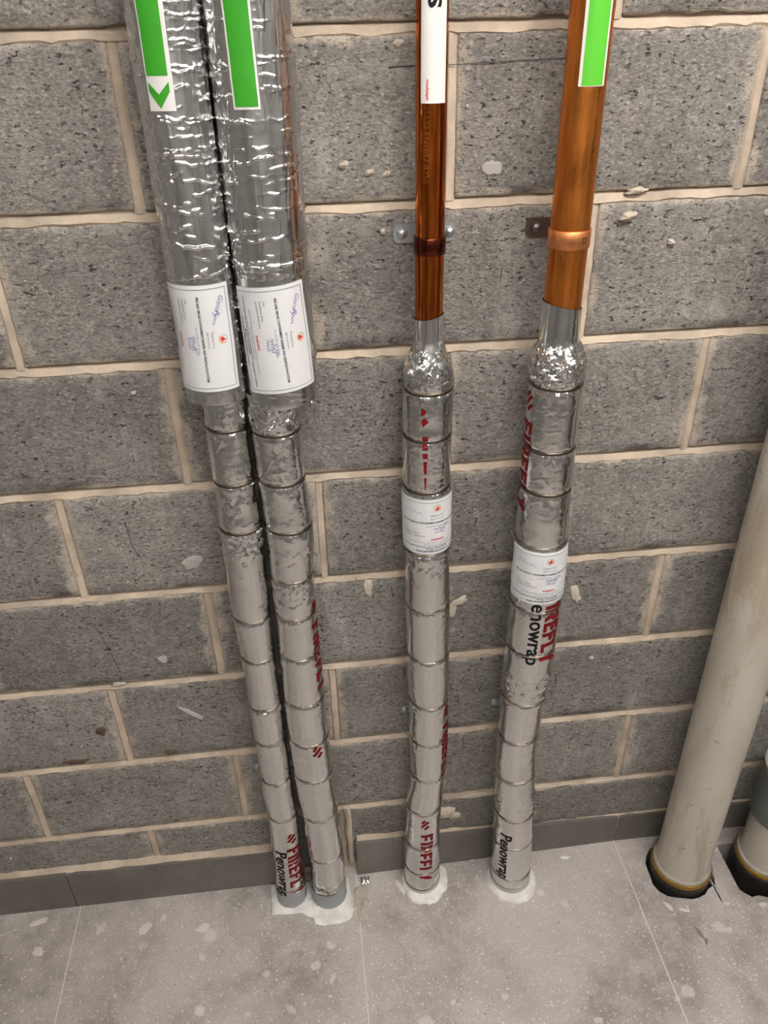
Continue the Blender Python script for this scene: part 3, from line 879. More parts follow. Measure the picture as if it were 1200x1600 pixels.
LOGO = [[(0.000, 0.012), (0.010, 0.004), (0.013, 0.009), (0.003, 0.017)],
        [(0.006, 0.019), (0.024, 0.003), (0.027, 0.009), (0.009, 0.026)],
        [(0.021, 0.021), (0.031, 0.012), (0.034, 0.018), (0.024, 0.027)]]
def logo_item(du=0.0): return merge([poly([(a + du, b) for a, b in p]) for p in LOGO])
WORD = 0.168
def block_word(length, cap):
    """FIREFLY in heavy block capitals"""
    t, h = 0.21, 0.19                                # stem and bar thickness, in letter heights
    R = lambda x0_, y0_, x1_, y1_: [(x0_, y0_), (x1_, y0_), (x1_, y1_), (x0_, y1_)]
    G = dict(
        F=(0.56, [R(0, 0, t, 1), R(t, 1 - h, 0.56, 1), R(t, 0.42, 0.50, 0.42 + h)]),
        I=(t, [R(0, 0, t, 1)]),
        E=(0.56, [R(0, 0, t, 1), R(t, 1 - h, 0.56, 1), R(t, 0.41, 0.50, 0.41 + h), R(t, 0, 0.56, h)]),
        L=(0.54, [R(0, 0, t, 1), R(t, 0, 0.54, h)]),
        R=(0.62, [R(0, 0, t, 1), R(t, 1 - h, 0.50, 1), R(t, 0.38, 0.50, 0.38 + h * 0.9), [(0.50, 0.38), (0.61, 0.46), (0.61, 0.92), (0.50, 1.0)][:4], [(0.25, 0.38), (0.47, 0.38), (0.64, 0), (0.41, 0)]]),
        Y=(0.64, [R(0.215, 0, 0.425, 0.42), [(0.215, 0.42), (0.425, 0.42), (0.22, 1), (0, 1)], [(0.215, 0.42), (0.425, 0.42), (0.64, 1), (0.42, 1)]]))
    # the bowl of the R keeps an open counter
    G['R'][1][3] = [(0.50 - 0.09, 0.38), (0.61, 0.46), (0.61, 0.92), (0.50 - 0.09, 1.0)]
    G['R'][1][1] = R(t, 1 - h, 0.41, 1); G['R'][1][2] = R(t, 0.38, 0.41, 0.38 + h * 0.9)
    it, x = [], 0.0
    for ch in 'FIREFLY':
        w_, ps = G[ch]
        it += [poly([(x + a, b) for a, b in p]) for p in ps]
        x += w_ + 0.13
    x -= 0.13
    V, F = merge(it)
    return [(a / x * length, b * cap) for a, b in V], F
def firefly(W, root, th, z_top, clip=None, logo=True, cap=0.034, length=WORD):
    """red word with its three-bar mark above; z_top is where the word begins"""
    m = down_map(W, th, z_top)
    it = block_word(length, cap)
    o = lay('red_lettering', it, m, 'red', root, clip=clip)
    if o: o['label'] = 'red printed lettering'
    if logo:
        o = lay('red_mark', logo_item(-0.052), m, 'red', root, clip=({k: v for k, v in clip.items() if k[0] == 'v'} if clip else None))
def penowrap(W, root, th, z_top, clip=None, length=WORD):
    m = down_map(W, th, z_top)
    o = lay('black_lettering', fit_text('Penowrap', 0, 0, length, 0.0275, bold=0.018, space=1.03), m, 'black', root, clip=clip)
    if o: o['label'] = 'black printed lettering'

# ---------------------------------------------------------------- certificate labels
LW, LH = 0.158, 0.112
def label_items():
    L, H = LW, LH
    T = lambda s, x, y, h, w_=None, b=0.0, a='C': fit_text(s, x, y, w_, h, b, 0, a, res=1)
    dark = merge([
        T('FIRE AND SMOKE CONTAINMENT BARRIER AND PENETRATION SYSTEM', L * 0.5, H * 0.575, 0.0034, L * 0.80, 0.02),
        T('Contact Fireguarding Group in the event of damage or if replacement is required', L * 0.5, H * 0.135, 0.0031, L * 0.86, 0.018),
        T('Mobile: 0000000000', L * 0.5, H * 0.095, 0.0030, L * 0.24, 0.018),
        T('Email: admin@fireguardinggroup.com.au', L * 0.5, H * 0.055, 0.0030, L * 0.46, 0.018)])
    b = 0.0055
    fr = []
    for p, q in (((b, b), (L - b, b)), ((L - b, b), (L - b, H - b)), ((L - b, H - b), (b, H - b)), ((b, H - b), (b, b))): fr.append(stroke([p, q], 0.0007))
    light = merge([
        T('Fireguarding Group', L * 0.5, H * 0.705, 0.0030, L * 0.155),
        T('ABN 00 000 000 000', L * 0.5, H * 0.645, 0.0027, L * 0.155),
        T('(To AS 4072.1 & AS 1530.4)', L * 0.5, H * 0.515, 0.0028, L * 0.24),
        T('City:', L * 0.12, H * 0.435, 0.0028, None, 0.006, 'L'),
        T('Installation Date:', L * 0.12, H * 0.385, 0.0028, L * 0.19, 0.006, 'L'),
        T('Installation Reference:', L * 0.12, H * 0.335, 0.0028, L * 0.25, 0.006, 'L'),
        T('Removal of this fire stop material is prohibited by the penetrator', L * 0.5, H * 0.215, 0.0024, L * 0.60),
        T('without authority from Fireguarding', L * 0.5, H * 0.178, 0.0024, L * 0.30)] + fr)
    red = T('WARNING', L * 0.5, H * 0.262, 0.0036, L * 0.145, 0.02)
    cxl, cyl = L * 0.5, H * 0.845
    ring = []
    def arc(r0, r1, a0, a1, n=14):
        vs, fs = [], []
        for k in range(n + 1):
            a = a0 + (a1 - a0) * k / n
            vs += [(cxl + r0 * math.cos(a), cyl + r0 * math.sin(a)), (cxl + r1 * math.cos(a), cyl + r1 * math.sin(a))]
        for k in range(n): fs.append((2 * k, 2 * k + 1, 2 * k + 3, 2 * k + 2))
        return vs, fs
    orange = merge([arc(0.0050, 0.0064, math.radians(200), math.radians(400))])
    green = merge([arc(0.0056, 0.0064, math.radians(50), math.radians(190))])
    fl_ = [(0.0, -0.0042), (0.0026, -0.0032), (0.0036, -0.0008), (0.0022, 0.0016), (0.0016, 0.0044), (-0.0002, 0.0022), (-0.0012, 0.0000), (-0.0024, 0.0012), (-0.0034, -0.0014), (-0.0022, -0.0034)]
    flame = merge([poly([(cxl + a, cyl + b_) for a, b_ in fl_])])
    return dark, light, red, orange, green, flame

ITEMS = label_items()
def scribble(x, y, n, step, h, seed, wd=0.0006, slope=-0.25):
    r = random.Random(seed); pts = []
    for k in range(n):
        pts.append((x + step * k + r.uniform(-0.3, 0.3) * step, y + slope * step * k + (h if k % 2 else 0) * r.uniform(0.4, 1.1)))
    sm = []
    for k in range(len(pts) - 1):
        for s in (0, 0.33, 0.66):
            e = s * s * (3 - 2 * s)
            sm.append((pts[k][0] + (pts[k + 1][0] - pts[k][0]) * s, pts[k][1] + (pts[k + 1][1] - pts[k][1]) * e))
    sm.append(pts[-1])
    return stroke(sm, wd)

def certificate(parent, mp, pen_words, seed, weak=False, wrink=None):
    """paper sheet and everything printed or written on it; mp(u, v, off) builds a mapper"""
    nu, nv = 64, 44
    U, Vv = np.meshgrid(np.linspace(0, LW, nu), np.linspace(0, LH, nv))
    m = mp(0.0010)
    P = m(U.reshape(-1), Vv.reshape(-1)).reshape(nv, nu, 3)
    m2 = mp(0.0004)
    # paper with its own thickness: front sheet plus turned edge
    o = grid('paper_label', P, MT['paper'], parent, closed=False)
    o['label'] = 'white paper certificate'
    edge = list(range(nu)) + [a * nu + nu - 1 for a in range(1, nv)] + [(nv - 1) * nu + b for b in range(nu - 2, -1, -1)] + [a * nu for a in range(nv - 2, 0, -1)]
    mt = mp(0.0017)
    dark, light, red, orange, green, flame = ITEMS
    for nm, it, mat in (('bold_print', dark, 'ink'), ('fine_print', light, 'ink_light'), ('warning_print', red, 'ink_red'),
                        ('emblem_ring', orange, 'ink_orange'), ('emblem_ring', green, 'ink_green'), ('emblem_flame', flame, 'ink_red')):
        q = lay(nm, it, mt, mat, o, cut=(0.006, 0.005))
    hand = []
    if pen_words:
        hand.append(rotated(fit_text(pen_words[0], 0, 0, LW * 0.20, 0.0075, -0.012, 0.3, res=2), LW * 0.10, H_at(0.86), -0.42))
        hand.append(rotated(fit_text(pen_words[1], 0, 0, LW * 0.13, 0.0065, -0.012, 0.3, res=2), LW * 0.23, H_at(0.80), -0.42))
    else:
        hand.append(scribble(LW * 0.13, LH * 0.80, 9, 0.0042, 0.006, seed + 3, 0.00045))
    hand.append(scribble(LW * 0.46, LH * 0.455, 12, 0.0020, 0.0075, seed, 0.0006, -0.10))
    hand.append(scribble(LW * 0.47, LH * 0.395, 9, 0.0022, 0.0060, seed + 1, 0.0006, -0.05))
    hand.append(scribble(LW * 0.56, LH * 0.475, 7, 0.0022, 0.0050, seed + 2, 0.0006, 0.15))
    lay('pen_writing', merge(hand), mt, 'ink_blue', o, cut=(0.006, 0.005))
    return o
def H_at(f): return LH * f
def rotated(item, x, y, a):
    V, F = item
    return [(x + p[0] * math.cos(a) - p[1] * math.sin(a), y + p[0] * math.sin(a) + p[1] * math.cos(a)) for p in V], F

# ---------------------------------------------------------------- lagged sleeves
class Sleeve:
    def __init__(s, X, Y, R, z0, seed, n_cross, n_long, quiet=()):
        s.quiet = quiet
        s.Xc, s.Y, s.R0, s.z0, s.seed = X, Y, R, z0, seed
        r = np.random.RandomState(seed)
        s.cr = []
        for _ in range(n_cross):                       # creases running round the sleeve
            th0 = r.uniform(-2.4, 1.5); ln = 0.3 + 2.6 * r.rand() ** 1.6
            s.cr.append((r.uniform(z0 + 0.01, 2.02), th0, th0 + ln, r.uniform(-0.007, 0.007), r.uniform(0.0008, 0.0022), r.uniform(0.0010, 0.0019), r.randint(999)))
        s.lg = []
        for _ in range(n_long):                        # creases running along it
            z = r.uniform(z0, 1.95)
            s.lg.append((r.uniform(-1.7, 1.7), z, z + r.uniform(0.02, 0.13), r.uniform(-0.25, 0.25), r.uniform(0.0004, 0.0010), r.uniform(0.016, 0.030), r.randint(999)))
        s._cache = None
    def base(s, z): return np.zeros_like(z) + s.Xc, np.zeros_like(z) + s.R0
    def rad(s, th, z, fine=True):
        u = th / (2 * np.pi)
        r = s.R0 + 0.0007 * vnoise(u, z * 14 + 20, 5, s.seed) + 0.0004 * vnoise(u, z * 55 + 20, 9, s.seed + 1)
        if fine:
            q = np.zeros_like(r)
            for zc, a, b, sl, h, w_, sd in s.cr:
                lo, hi = zc - 0.02, zc + 0.02
                line = zc + sl * (th - a) + 0.0024 * vnoise(u, np.zeros_like(u) + sd, 16, 77) + 0.0014 * vnoise(u, np.zeros_like(u) + sd, 48, 78)
                en = np.clip((th - a) / 0.12, 0, 1) * np.clip((b - th) / 0.12, 0, 1)
                en = en * np.clip(0.75 + 0.55 * vnoise(u, np.zeros_like(u) + sd, 24, 79) + 0.55 * vnoise(u, np.zeros_like(u) + sd, 66, 81), 0.05, 2)
                q = q + h * en * np.exp(-((z - line) / w_) ** 2)
            for tc, a, b, sl, h, w_, sd in s.lg:
                line = tc + sl * (z - a) / 0.1 + 0.02 * vnoise(np.zeros_like(z) + sd / 999, z * 60, 64, 80)
                en = np.clip((z - a) / 0.01, 0, 1) * np.clip((b - z) / 0.01, 0, 1)
                q = q + h * en * np.exp(-((th - line) / w_) ** 2)
            left = np.clip((-0.35 - th) / 0.3, 0, 1)          # crinkled where the facing was pressed round
            q = q + left * (0.0007 * vnoise(u, z * 130 + 5, 44, s.seed + 6) + 0.0004 * vnoise(u, z * 260 + 5, 80, s.seed + 7))
            k = np.ones_like(r)
            for t0, t1, za, zb in s.quiet: k = np.where((th > t0) & (th < t1) & (z > za) & (z < zb), 0.12, k)
            r = r + q * k
        return r
    def pt(s, th, z, off=0.0, fine=False):
        r = s.rad(th, z, fine) + off
        return np.stack([s.Xc + r * np.sin(th), s.Y - r * np.cos(th), z], -1)

def build_sleeve(SL, root):
    nt = 240
    th = np.linspace(-np.pi, np.pi, nt, endpoint=False)
    z = np.concatenate([np.arange(SL.z0, 1.96, 0.0011), np.linspace(1.97, CEIL, 40)])
    TH, Z = np.meshgrid(th, z)
    ragged = 0.0022 * vnoise(TH / (2 * np.pi), np.zeros_like(TH), 9, SL.seed + 4)
    Z = Z + ragged * np.clip((SL.z0 + 0.02 - Z) / 0.02, 0, 1)
    P = SL.pt(TH, Z, 0.0, True)
    # rolled lower lip, closing inwards
    low = []
    for dr, dz in ((-0.012, 0.003), (-0.003, -0.0008), (-0.0008, -0.0010)):
        r = SL.rad(TH[0], Z[0], False) + dr
        low.append(np.stack([SL.Xc + r * np.sin(th), SL.Y - r * np.cos(th), Z[0] + dz], -1))
    P = np.concatenate([np.array(low), P], 0)
    o = grid('insulation_sleeve', P, MT['sleeve'], root)
    o['label'] = 'creased silver foil insulation sleeve'
    return o

def sticker(name, surf, th_a, th_b, z_a, z_b, mat, parent, off=0.0012, shift=0.0, fine=False):
    """rectangular strip on a round surface; shift moves the top sideways (radians)"""
    nu, nv = 24, max(6, int((z_b - z_a) / 0.006))
    TH, Z = np.meshgrid(np.linspace(th_a, th_b, nu), np.linspace(z_a, z_b, nv))
    TH = TH + shift * (Z - z_a) / 0.1
    if isinstance(surf, Sleeve): P = surf.pt(TH, Z, off, fine)
    else: P = surf.pt(TH, Z, off)
    return grid(name, P, MT[mat], parent, closed=False)

class Tube:
    """bare round tube"""
    def __init__(s, X, Y, R): s.Xc, s.Y, s.R0 = X, Y, R
    def base(s, z): return np.zeros_like(z) + s.Xc, np.zeros_like(z) + s.R0
    def rad(s, th, z): return np.zeros_like(z) + s.R0
    def pt(s, th, z, off=0.0):
        r = s.R0 + off
        return np.stack([s.Xc + r * np.sin(th), s.Y - r * np.cos(th), z + 0 * th], -1)

D = math.radians
def sealant_cuff(W, z0, z1, root, mat='sealant'):
    th = np.linspace(-np.pi, np.pi, 96, endpoint=False)
    zs = np.linspace(z0, z1, 16)
    TH, Z = np.meshgrid(th, zs)
    Z = Z + (0.006 * vnoise(TH / (2 * np.pi), np.zeros_like(TH), 7, W.seed + 21)) * ((Z - z0) / (z1 - z0))
    off = 0.0016 * np.clip((z1 + 0.004 - Z) / 0.012, 0.12, 1)
    P = W.pt(TH, Z, off)
    o = grid('sealant_cuff', P, MT[mat], root)
    o['label'] = 'smeared grey sealant at the foot'
    return o

def wrapped_pipe(key, seed, name, label, z_top, wire_from=3, crush=(), slant=0.0, group=None):
    W = Wrap(key, seed)
    W.crush = list(crush)
    X0 = float(W.base(np.array([0.02]))[0][0])
    root = empty(name, (X0, W.Y, -0.02), label, 'pipe', group)
    build_wrap(W, -0.02, z_top, root, slant)
    for k in range(len(W.b)):
        if k < wire_from: build_band(W, k, root)
        else: build_band(W, k, root, 0.0015, 'wire', 0.0016)
    return W, root

# ---- pipe 1: left lagged pipe
W1, R1 = wrapped_pipe('p1', 11, 'lagged_pipe', 'leftmost foil lagged pipe, green marker with a down chevron, red print at its foot', 1.335, 3,
                      crush=[(1.055, 0.030, 0.8), (1.145, 0.012, 0.5), (0.66, 0.012, 0.5)])
S1 = Sleeve(0.3045, PY['p1'], 0.0470, 1.327, 501, 190, 110, [(-1.75, 1.0, 1.345, 1.515), (-0.66, 0.12, 1.72, 2.1)])
build_sleeve(S1, R1)
firefly(W1, R1, D(2), 0.222, logo=True)
penowrap(W1, R1, D(-47), 0.212)
sealant_cuff(W1, -0.005, 0.052, R1)
certificate(R1, lambda off: down_map(S1, D(-86), 1.509, off + 0.0006), ('Gantry', 'Run'), 21)
g = sticker('white_marker', S1, D(-36.5), D(5.2), 1.7255, 2.05, 'white_vinyl', R1, 0.0011, D(1.5))
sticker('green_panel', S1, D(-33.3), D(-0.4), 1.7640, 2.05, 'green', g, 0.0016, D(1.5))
ar = poly([(-0.0140, 0.0), (-0.0140, -0.010), (0.0, -0.0285), (0.0140, -0.010), (0.0140, 0.0), (0.0, -0.0150)])
ar = ([(-0.0133, 0.0), (-0.0133, -0.0105), (0.0, -0.0290), (0.0133, -0.0105), (0.0133, 0.0), (0.0, -0.0135)], [(0, 1, 2, 5), (5, 2, 3, 4)])
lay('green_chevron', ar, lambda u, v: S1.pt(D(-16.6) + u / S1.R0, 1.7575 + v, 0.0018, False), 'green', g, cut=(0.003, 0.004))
g['label'] = 'green and white flow marker with chevron'
twist(W1, 9, D(-60), R1, 0.010, 0.004)

# ---- pipe 2
W2, R2 = wrapped_pipe('p2', 12, 'lagged_pipe', 'foil lagged pipe second from the left, plain green marker, red bars on its wrap', 1.335, 3,
                      crush=[(1.300, 0.026, 1.3), (0.945, 0.030, 0.6), (1.04, 0.02, 0.4)])
S2 = Sleeve(0.4055, PY['p2'], 0.0535, 1.321, 602, 190, 150, [(-1.35, 1.25, 1.335, 1.515), (-0.52, 0.16, 1.72, 2.1)])
build_sleeve(S2, R2)
firefly(W2, R2, D(47), 0.872, logo=True, cap=0.036)
lay('red_mark', logo_item(0.0), down_map(W2, D(2), 0.567), 'red', R2)
sealant_cuff(W2, -0.005, 0.058, R2)
certificate(R2, lambda off: down_map(S2, D(-63), 1.506, off + 0.0006, 0.075, (LW / 2, LH / 2)), ('Gantry', 'Run'), 33)
g = sticker('white_marker', S2, D(-28.5), D(8.0), 1.7255, 2.05, 'white_vinyl', R2, 0.0011, D(-1.6))
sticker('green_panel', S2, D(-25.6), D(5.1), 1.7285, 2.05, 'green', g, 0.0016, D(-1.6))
g['label'] = 'green flow marker with white border'
# knotted tie wire low on the front, and the loose strand under the sleeve
knot = []
for k in range(40):
    a = k / 39 * 7.0
    knot.append((0.400 + 0.003 * math.cos(a * 2.2) + 0.0028 * a / 7, PY['p2'] - 0.0445 - 0.0025 * math.sin(a * 1.7), 0.066 + 0.0035 * math.sin(a * 2.2)))
for k in range(6): knot.append((0.404 + 0.0035 * k, PY['p2'] - 0.045 + 0.001 * k, 0.067 + 0.0012 * k))
v, f = tube(knot, 0.0009, 6); obj('wire_knot', v, f, MT['wire'], R2, True)
v, f = tube([(0.403, PY['p2'] - 0.045, 0.0655), (0.410, PY['p2'] - 0.047, 0.0645), (0.419, PY['p2'] - 0.045, 0.0650)], 0.0009, 6)
obj('wire_knot', v, f, MT['wire'], R2, True)
v, f = tube([(0.4480, PY['p2'] - 0.030, 1.326), (0.4500, PY['p2'] - 0.031, 1.312), (0.4490, PY['p2'] - 0.033, 1.300), (0.4535, PY['p2'] - 0.035, 1.287), (0.4560, PY['p2'] - 0.034, 1.276)], 0.0011, 6)
obj('loose_strand', v, f, MT['foil'], R2, True)

# ---- pipe 3: slim copper pipe
W3, R3 = wrapped_pipe('p3', 13, 'copper_pipe', 'slimmer copper pipe with a dark clip and white marker, foil wrapped below', 1.434, 3,
                      crush=[(1.355, 0.028, 0.8), (0.985, 0.016, 0.5)], slant=0.004)
T3 = Tube(0.6362, PY['p3'], 0.0213)
zc_ = np.concatenate([[1.36], np.linspace(1.40, CEIL, 30)])
grid('copper_tube', cyl_grid(0.6362, PY['p3'], [(0.0213, z) for z in zc_], 64), MT['copper_a'], R3)['label'] = 'dark glossy copper tube'
g = sticker('white_marker', T3, D(-48), D(47), 1.7225, 2.05, 'white_vinyl', R3, 0.0005)
g['label'] = 'white pipe marker'
lay('black_lettering', fit_text('S', 0, 0, 0.015, 0.0155, 0.04), down_map(T3, D(-21), 1.8425, 0.0009), 'black', g, cut=(0.002, 0.002))
lay('red_lettering', fit_text('safetymo', 0, 0, 0.024, 0.0036, 0.02), lambda u, v: T3.pt(D(-20.5) - v / T3.R0, 1.7262 + u, 0.0009), 'ink_red', g, cut=(0.004, 0.002))
lay('stamped_lettering', fit_text('25122 EN1057 R250', 0, 0, 0.095, 0.0080, -0.015), down_map(T3, D(-36), 1.7200, 0.00015), 'copper_b', R3, cut=(0.004, 0.002))
# cut-off bottom edges of the print, left showing at a lap in the wrap
mk = down_map(W3, 0, 0)
def patch(W, root, quads, mat='red', name='red_lettering'):
    it = merge([poly([(-z, D(t) * 0.0413) for t, z in q]) for q in quads])
    lay(name, it, lambda u, v: W.pt(v / 0.0413, -u, 0.0007), mat, root, cut=(0.004, 0.002))
patch(W3, R3, [[(-24, 1.297), (-12, 1.2925), (-16, 1.286), (-24, 1.284)], [(-23, 1.277), (-14, 1.2795), (-7, 1.2735), (-20, 1.264)],
               [(-20, 1.2475), (-7, 1.2475), (-7, 1.2390), (-20, 1.2390)], [(-20, 1.2345), (-7, 1.2345), (-7, 1.2235), (-20, 1.2235)],
               [(-19, 1.2165), (-7, 1.2165), (-7, 1.2075), (-18, 1.2075)], [(-17, 1.2020), (-8, 1.2020), (-10, 1.1790), (-15, 1.1790)],
               [(-15, 1.1715), (-9, 1.1715), (-11, 1.1480), (-13, 1.1480)]])
firefly(W3, R3, D(38), 0.572, logo=True, cap=0.036)
firefly(W3, R3, D(-24), 0.231, clip=dict(vmin=0.0065), logo=True, cap=0.036)
certificate(R3, lambda off: across_map(W3, D(16) - 0, 1.0155, off + 0.0006) if False else (lambda u, v: across_map(W3, D(16), 1.0185, off + 0.0010)(u - LW / 2, v)), None, 44)
sealant_cuff(W3, -0.008, 0.030, R3, 'sealant_pale')
twist(W3, 7, D(-85), R3, 0.016, 0.016); twist(W3, 3, D(-95), R3, 0.014, 0.010)

# ---- pipe 4: wide copper pipe
W4, R4 = wrapped_pipe('p4', 14, 'copper_pipe', 'wider copper pipe with an orange clip and green marker, foil wrapped below', 1.448, 3,
                      crush=[(1.352, 0.036, 1.3), (0.685, 0.030, 0.8), (0.335, 0.03, 0.4)], slant=-0.006)
T4 = Tube(0.8365, PY['p4'], 0.0283)
grid('copper_tube', cyl_grid(0.8365, PY['p4'], [(0.0283, z) for z in zc_], 72), MT['copper_b'], R4)['label'] = 'satin orange brown copper tube'
g = sticker('white_marker', T4, D(-35.5), D(37.5), 1.7385, 2.05, 'white_vinyl', R4, 0.0005)
sticker('green_panel', T4, D(-27), D(30), 1.7395, 2.05, 'green_lit', g, 0.0009)
g['label'] = 'green flow marker with white border'
firefly(W4, R4, D(-105), 1.259, logo=True, cap=0.030)
firefly(W4, R4, D(6), 0.926, clip=dict(umin=0.0175), logo=False, cap=0.036)
penowrap(W4, R4, D(-25), 0.926, clip=dict(umin=0.0175))
lay('small_print', fit_text('Fire rated penetration wrap', 0, 0, 0.100, 0.0045, 0.01), down_map(W4, D(-79), 0.850), 'ink_light', R4)
penowrap(W4, R4, D(-52), 0.226)
certificate(R4, lambda off: (lambda u, v: across_map(W4, D(6), 0.9085, off + 0.0010)(u - LW / 2, v)), None, 57)
sealant_cuff(W4, -0.008, 0.028, R4, 'sealant_pale')
twist(W4, 4, D(-88), R4, 0.022, 0.016); twist(W4, 5, D(-88), R4, 0.024, 0.018); twist(W4, 3, D(-98), R4, 0.012, 0.008)

# ---------------------------------------------------------------- clips and wall brackets
def stadium(hx, hz, n=10):
    pts = []
    for k in range(n + 1):
        a = -math.pi / 2 + math.pi * k / n; pts.append((hx - hz * 0.55 + hz * 0.55 * math.cos(a), hz * math.sin(a)))
    for k in range(n + 1):
        a = math.pi / 2 + math.pi * k / n; pts.append((-hx + hz * 0.55 + hz * 0.55 * math.cos(a), hz * math.sin(a)))
    return pts

def bracket(name, X, z, half, label, cat, mat, pipe=None, band=None, screws=(-0.032, 0.032), group=None, hz=0.0140):
    root = empty(name, (X, 0, z), label, cat, group)
    pts = stadium(half, hz)
    bm = bmesh.new()
    vs = [bm.verts.new((X + a, -0.0045, z + b)) for a, b in pts]
    f_ = bm.faces.new(vs)
    ex = bmesh.ops.extrude_face_region(bm, geom=[f_])
    for v_ in ex['geom']:
        if isinstance(v_, bmesh.types.BMVert): v_.co.y = -0.0008
    bmobj('backplate', bm, MT[mat], root)
    for sx in screws:
        P = cyl_grid(0, 0, [(0.0001, 0.0062), (0.0030, 0.0062), (0.0034, 0.0054), (0.0058, 0.0054), (0.0070, 0.0034), (0.0080, 0.0016), (0.0080, 0.0)], 20)
        Q = np.stack([X + sx + P[..., 0], -0.0045 - P[..., 2], z + P[..., 1]], -1)
        o = grid('screw', Q, MT[mat], root, smooth=False)
    if pipe:
        R_ = pipe.R0
        bm = bmesh.new()
        v, f = tube([(X, -0.004, z), (X, pipe.Y + R_, z)], 0.006, 16)
        bm.free(); obj('stud', v, f, MT[mat], root, True)
        w0, w1, th_ = band[1], band[2], 0.0022
        P = cyl_grid(pipe.Xc, pipe.Y, [(R_ + 0.0002, w0), (R_ + th_ - 0.0004, w0), (R_ + th_, w0 + 0.0005), (R_ + th_, w1 - 0.0008), (R_ + th_ - 0.0007, w1), (R_ + 0.0002, w1)], 72)
        bo = grid('clip_band', P, MT[band[0]], root)
        bo['label'] = band[3]
    return root

c1 = bracket('pipe_clip', 0.6362, 1.5435, 0.0475, 'pipe clip with a dark brown band on a zinc plate, holding the slimmer copper pipe', 'pipe clip', 'zinc', T3, ('clip_dark', 1.5265, 1.5515, 'dark brown band'), (-0.0335, 0.0385))
c2 = bracket('pipe_clip', 0.8390, 1.5435, 0.0465, 'pipe clip with an orange copper band on a dull plate with shade in its colour, holding the wider copper pipe', 'pipe clip', 'zinc_dark', T4, ('clip_orange', 1.5325, 1.5580, 'bright orange copper band'), (-0.0300, 0.0300))
for o in c2.children:
    if o.name.startswith('clip_band'):
        lay('stamped_lettering', fit_text('32', 0, 0, 0.0085, 0.0080, 0.0), lambda u, v: T4.pt(D(18) + u / 0.031, 1.5415 + v, 0.00235), 'clip_dark', o, cut=(0.002, 0.002))
bracket('wall_bracket', 0.644, 0.544, 0.0520, 'small zinc bracket lug peeping out low behind the slimmer copper pipe', 'bracket', 'zinc', None, None, (-0.043, 0.040), None, 0.0105)
bracket('wall_bracket', 0.8390, 0.540, 0.0480, 'small zinc bracket lug peeping out low behind the wider copper pipe', 'bracket', 'zinc', None, None, (-0.039, 0.036), None, 0.0105)
bracket('wall_bracket', 0.3120, 0.411, 0.0520, 'small zinc bracket lug low on the wall behind the leftmost lagged pipe', 'bracket', 'zinc', None, None, (-0.043, 0.036), None, 0.0105)

# ---------------------------------------------------------------- white fire-mortar seals at the feet
def seal_ring(name, W, label, outer, hgt, seed, cat='fire seal'):
    """outer: list of (angle deg, radius)"""
    X, R_ = W.base(np.array([0.0])); X = float(X[0]); R_ = float(R_[0])
    n, m = 96, 12
    th = np.linspace(-np.pi, np.pi, n, endpoint=False)
    A = np.array(sorted(outer)); ang = np.radians(A[:, 0])
    ro = np.interp(th, np.concatenate([ang - 2 * np.pi, ang, ang + 2 * np.pi]), np.tile(A[:, 1], 3))
    ro = ro * (1 + 0.035 * vnoise(th / (2 * np.pi), th * 0, 23, seed) + 0.03 * vnoise(th / (2 * np.pi), th * 0, 51, seed + 1))
    P = np.zeros((m + 1, n, 3))
    for k in range(m + 1):
        s = k / m
        r = (R_ + 0.0004) + (ro - R_ - 0.0004) * s
        h = hgt * (1 - s) ** 1.3 + 0.0035 * (1 - s ** 6) + 0.0016 * vnoise(th / (2 * np.pi), th * 0 + k * 0.9, 29, seed + 2) * (1 - s)
        P[k, :, 0] = X + r * np.sin(th); P[k, :, 1] = np.minimum(W.Y - r * np.cos(th), -0.0265); P[k, :, 2] = h + 0.0003
    P[-1, :, 2] = 0.0004
    bottom = P[-1:].copy(); bottom[..., 2] = -0.0005
    o = grid(name, np.concatenate([P, bottom], 0), MT['seal'], flip=True)
    return tag(o, label, cat)
seal_ring('fire_seal', W3, 'white mortar ring at the foot of the slimmer copper pipe', [(-180, 0.05), (-90, 0.050), (-50, 0.055), (-20, 0.063), (10, 0.066), (40, 0.063), (75, 0.066), (110, 0.067), (150, 0.05)], 0.012, 71)
seal_ring('fire_seal', W4, 'white mortar ring at the foot of the wider copper pipe', [(-180, 0.052), (-110, 0.058), (-70, 0.060), (-40, 0.062), (-10, 0.066), (20, 0.070), (60, 0.067), (100, 0.062), (150, 0.053)], 0.012, 75)

def slab(name, pts, hgt, mat, label, cat, seed, rough=0.002, n_in=7, edge=0.004):
    """irregular low pad: outline polygon in plan, domed with a ragged edge"""
    P = [Vector((a, b)) for a, b in pts]
    dense = []
    for k in range(len(P)):
        a, b = P[k], P[(k + 1) % len(P)]
        n_ = max(2, int((b - a).length / 0.004))
        for q in range(n_): dense.append(a + (b - a) * q / n_)
    r = random.Random(seed)
    c_ = sum(dense, Vector((0, 0))) / len(dense)
    dense = [p + (p - c_).normalized() * r.uniform(-1, 1) * 0.0013 for p in dense]
    rows = []
    n_ = len(dense)
    for k in range(n_in + 1):
        s = 1 - k / n_in * 0.985
        z = 0 if k == 0 else hgt * min(1, 0.55 + 0.12 * k) + r.uniform(-1, 1) * 0
        rows.append([(c_.x + (p.x - c_.x) * s, c_.y + (p.y - c_.y) * s, max(0.0004, z + (r.uniform(-rough, rough) if k else 0)) if k else 0.0003) for p in dense])
    # near-vertical edge
    rows.insert(1, [(x * 0.996 + c_.x * 0.004, y * 0.996 + c_.y * 0.004, hgt * 0.55 + r.uniform(-rough, rough) * 0.5) for x, y, _ in rows[0]])
    o = grid(name, np.array(rows), MT[mat], caps=True)
    return tag(o, label, cat)
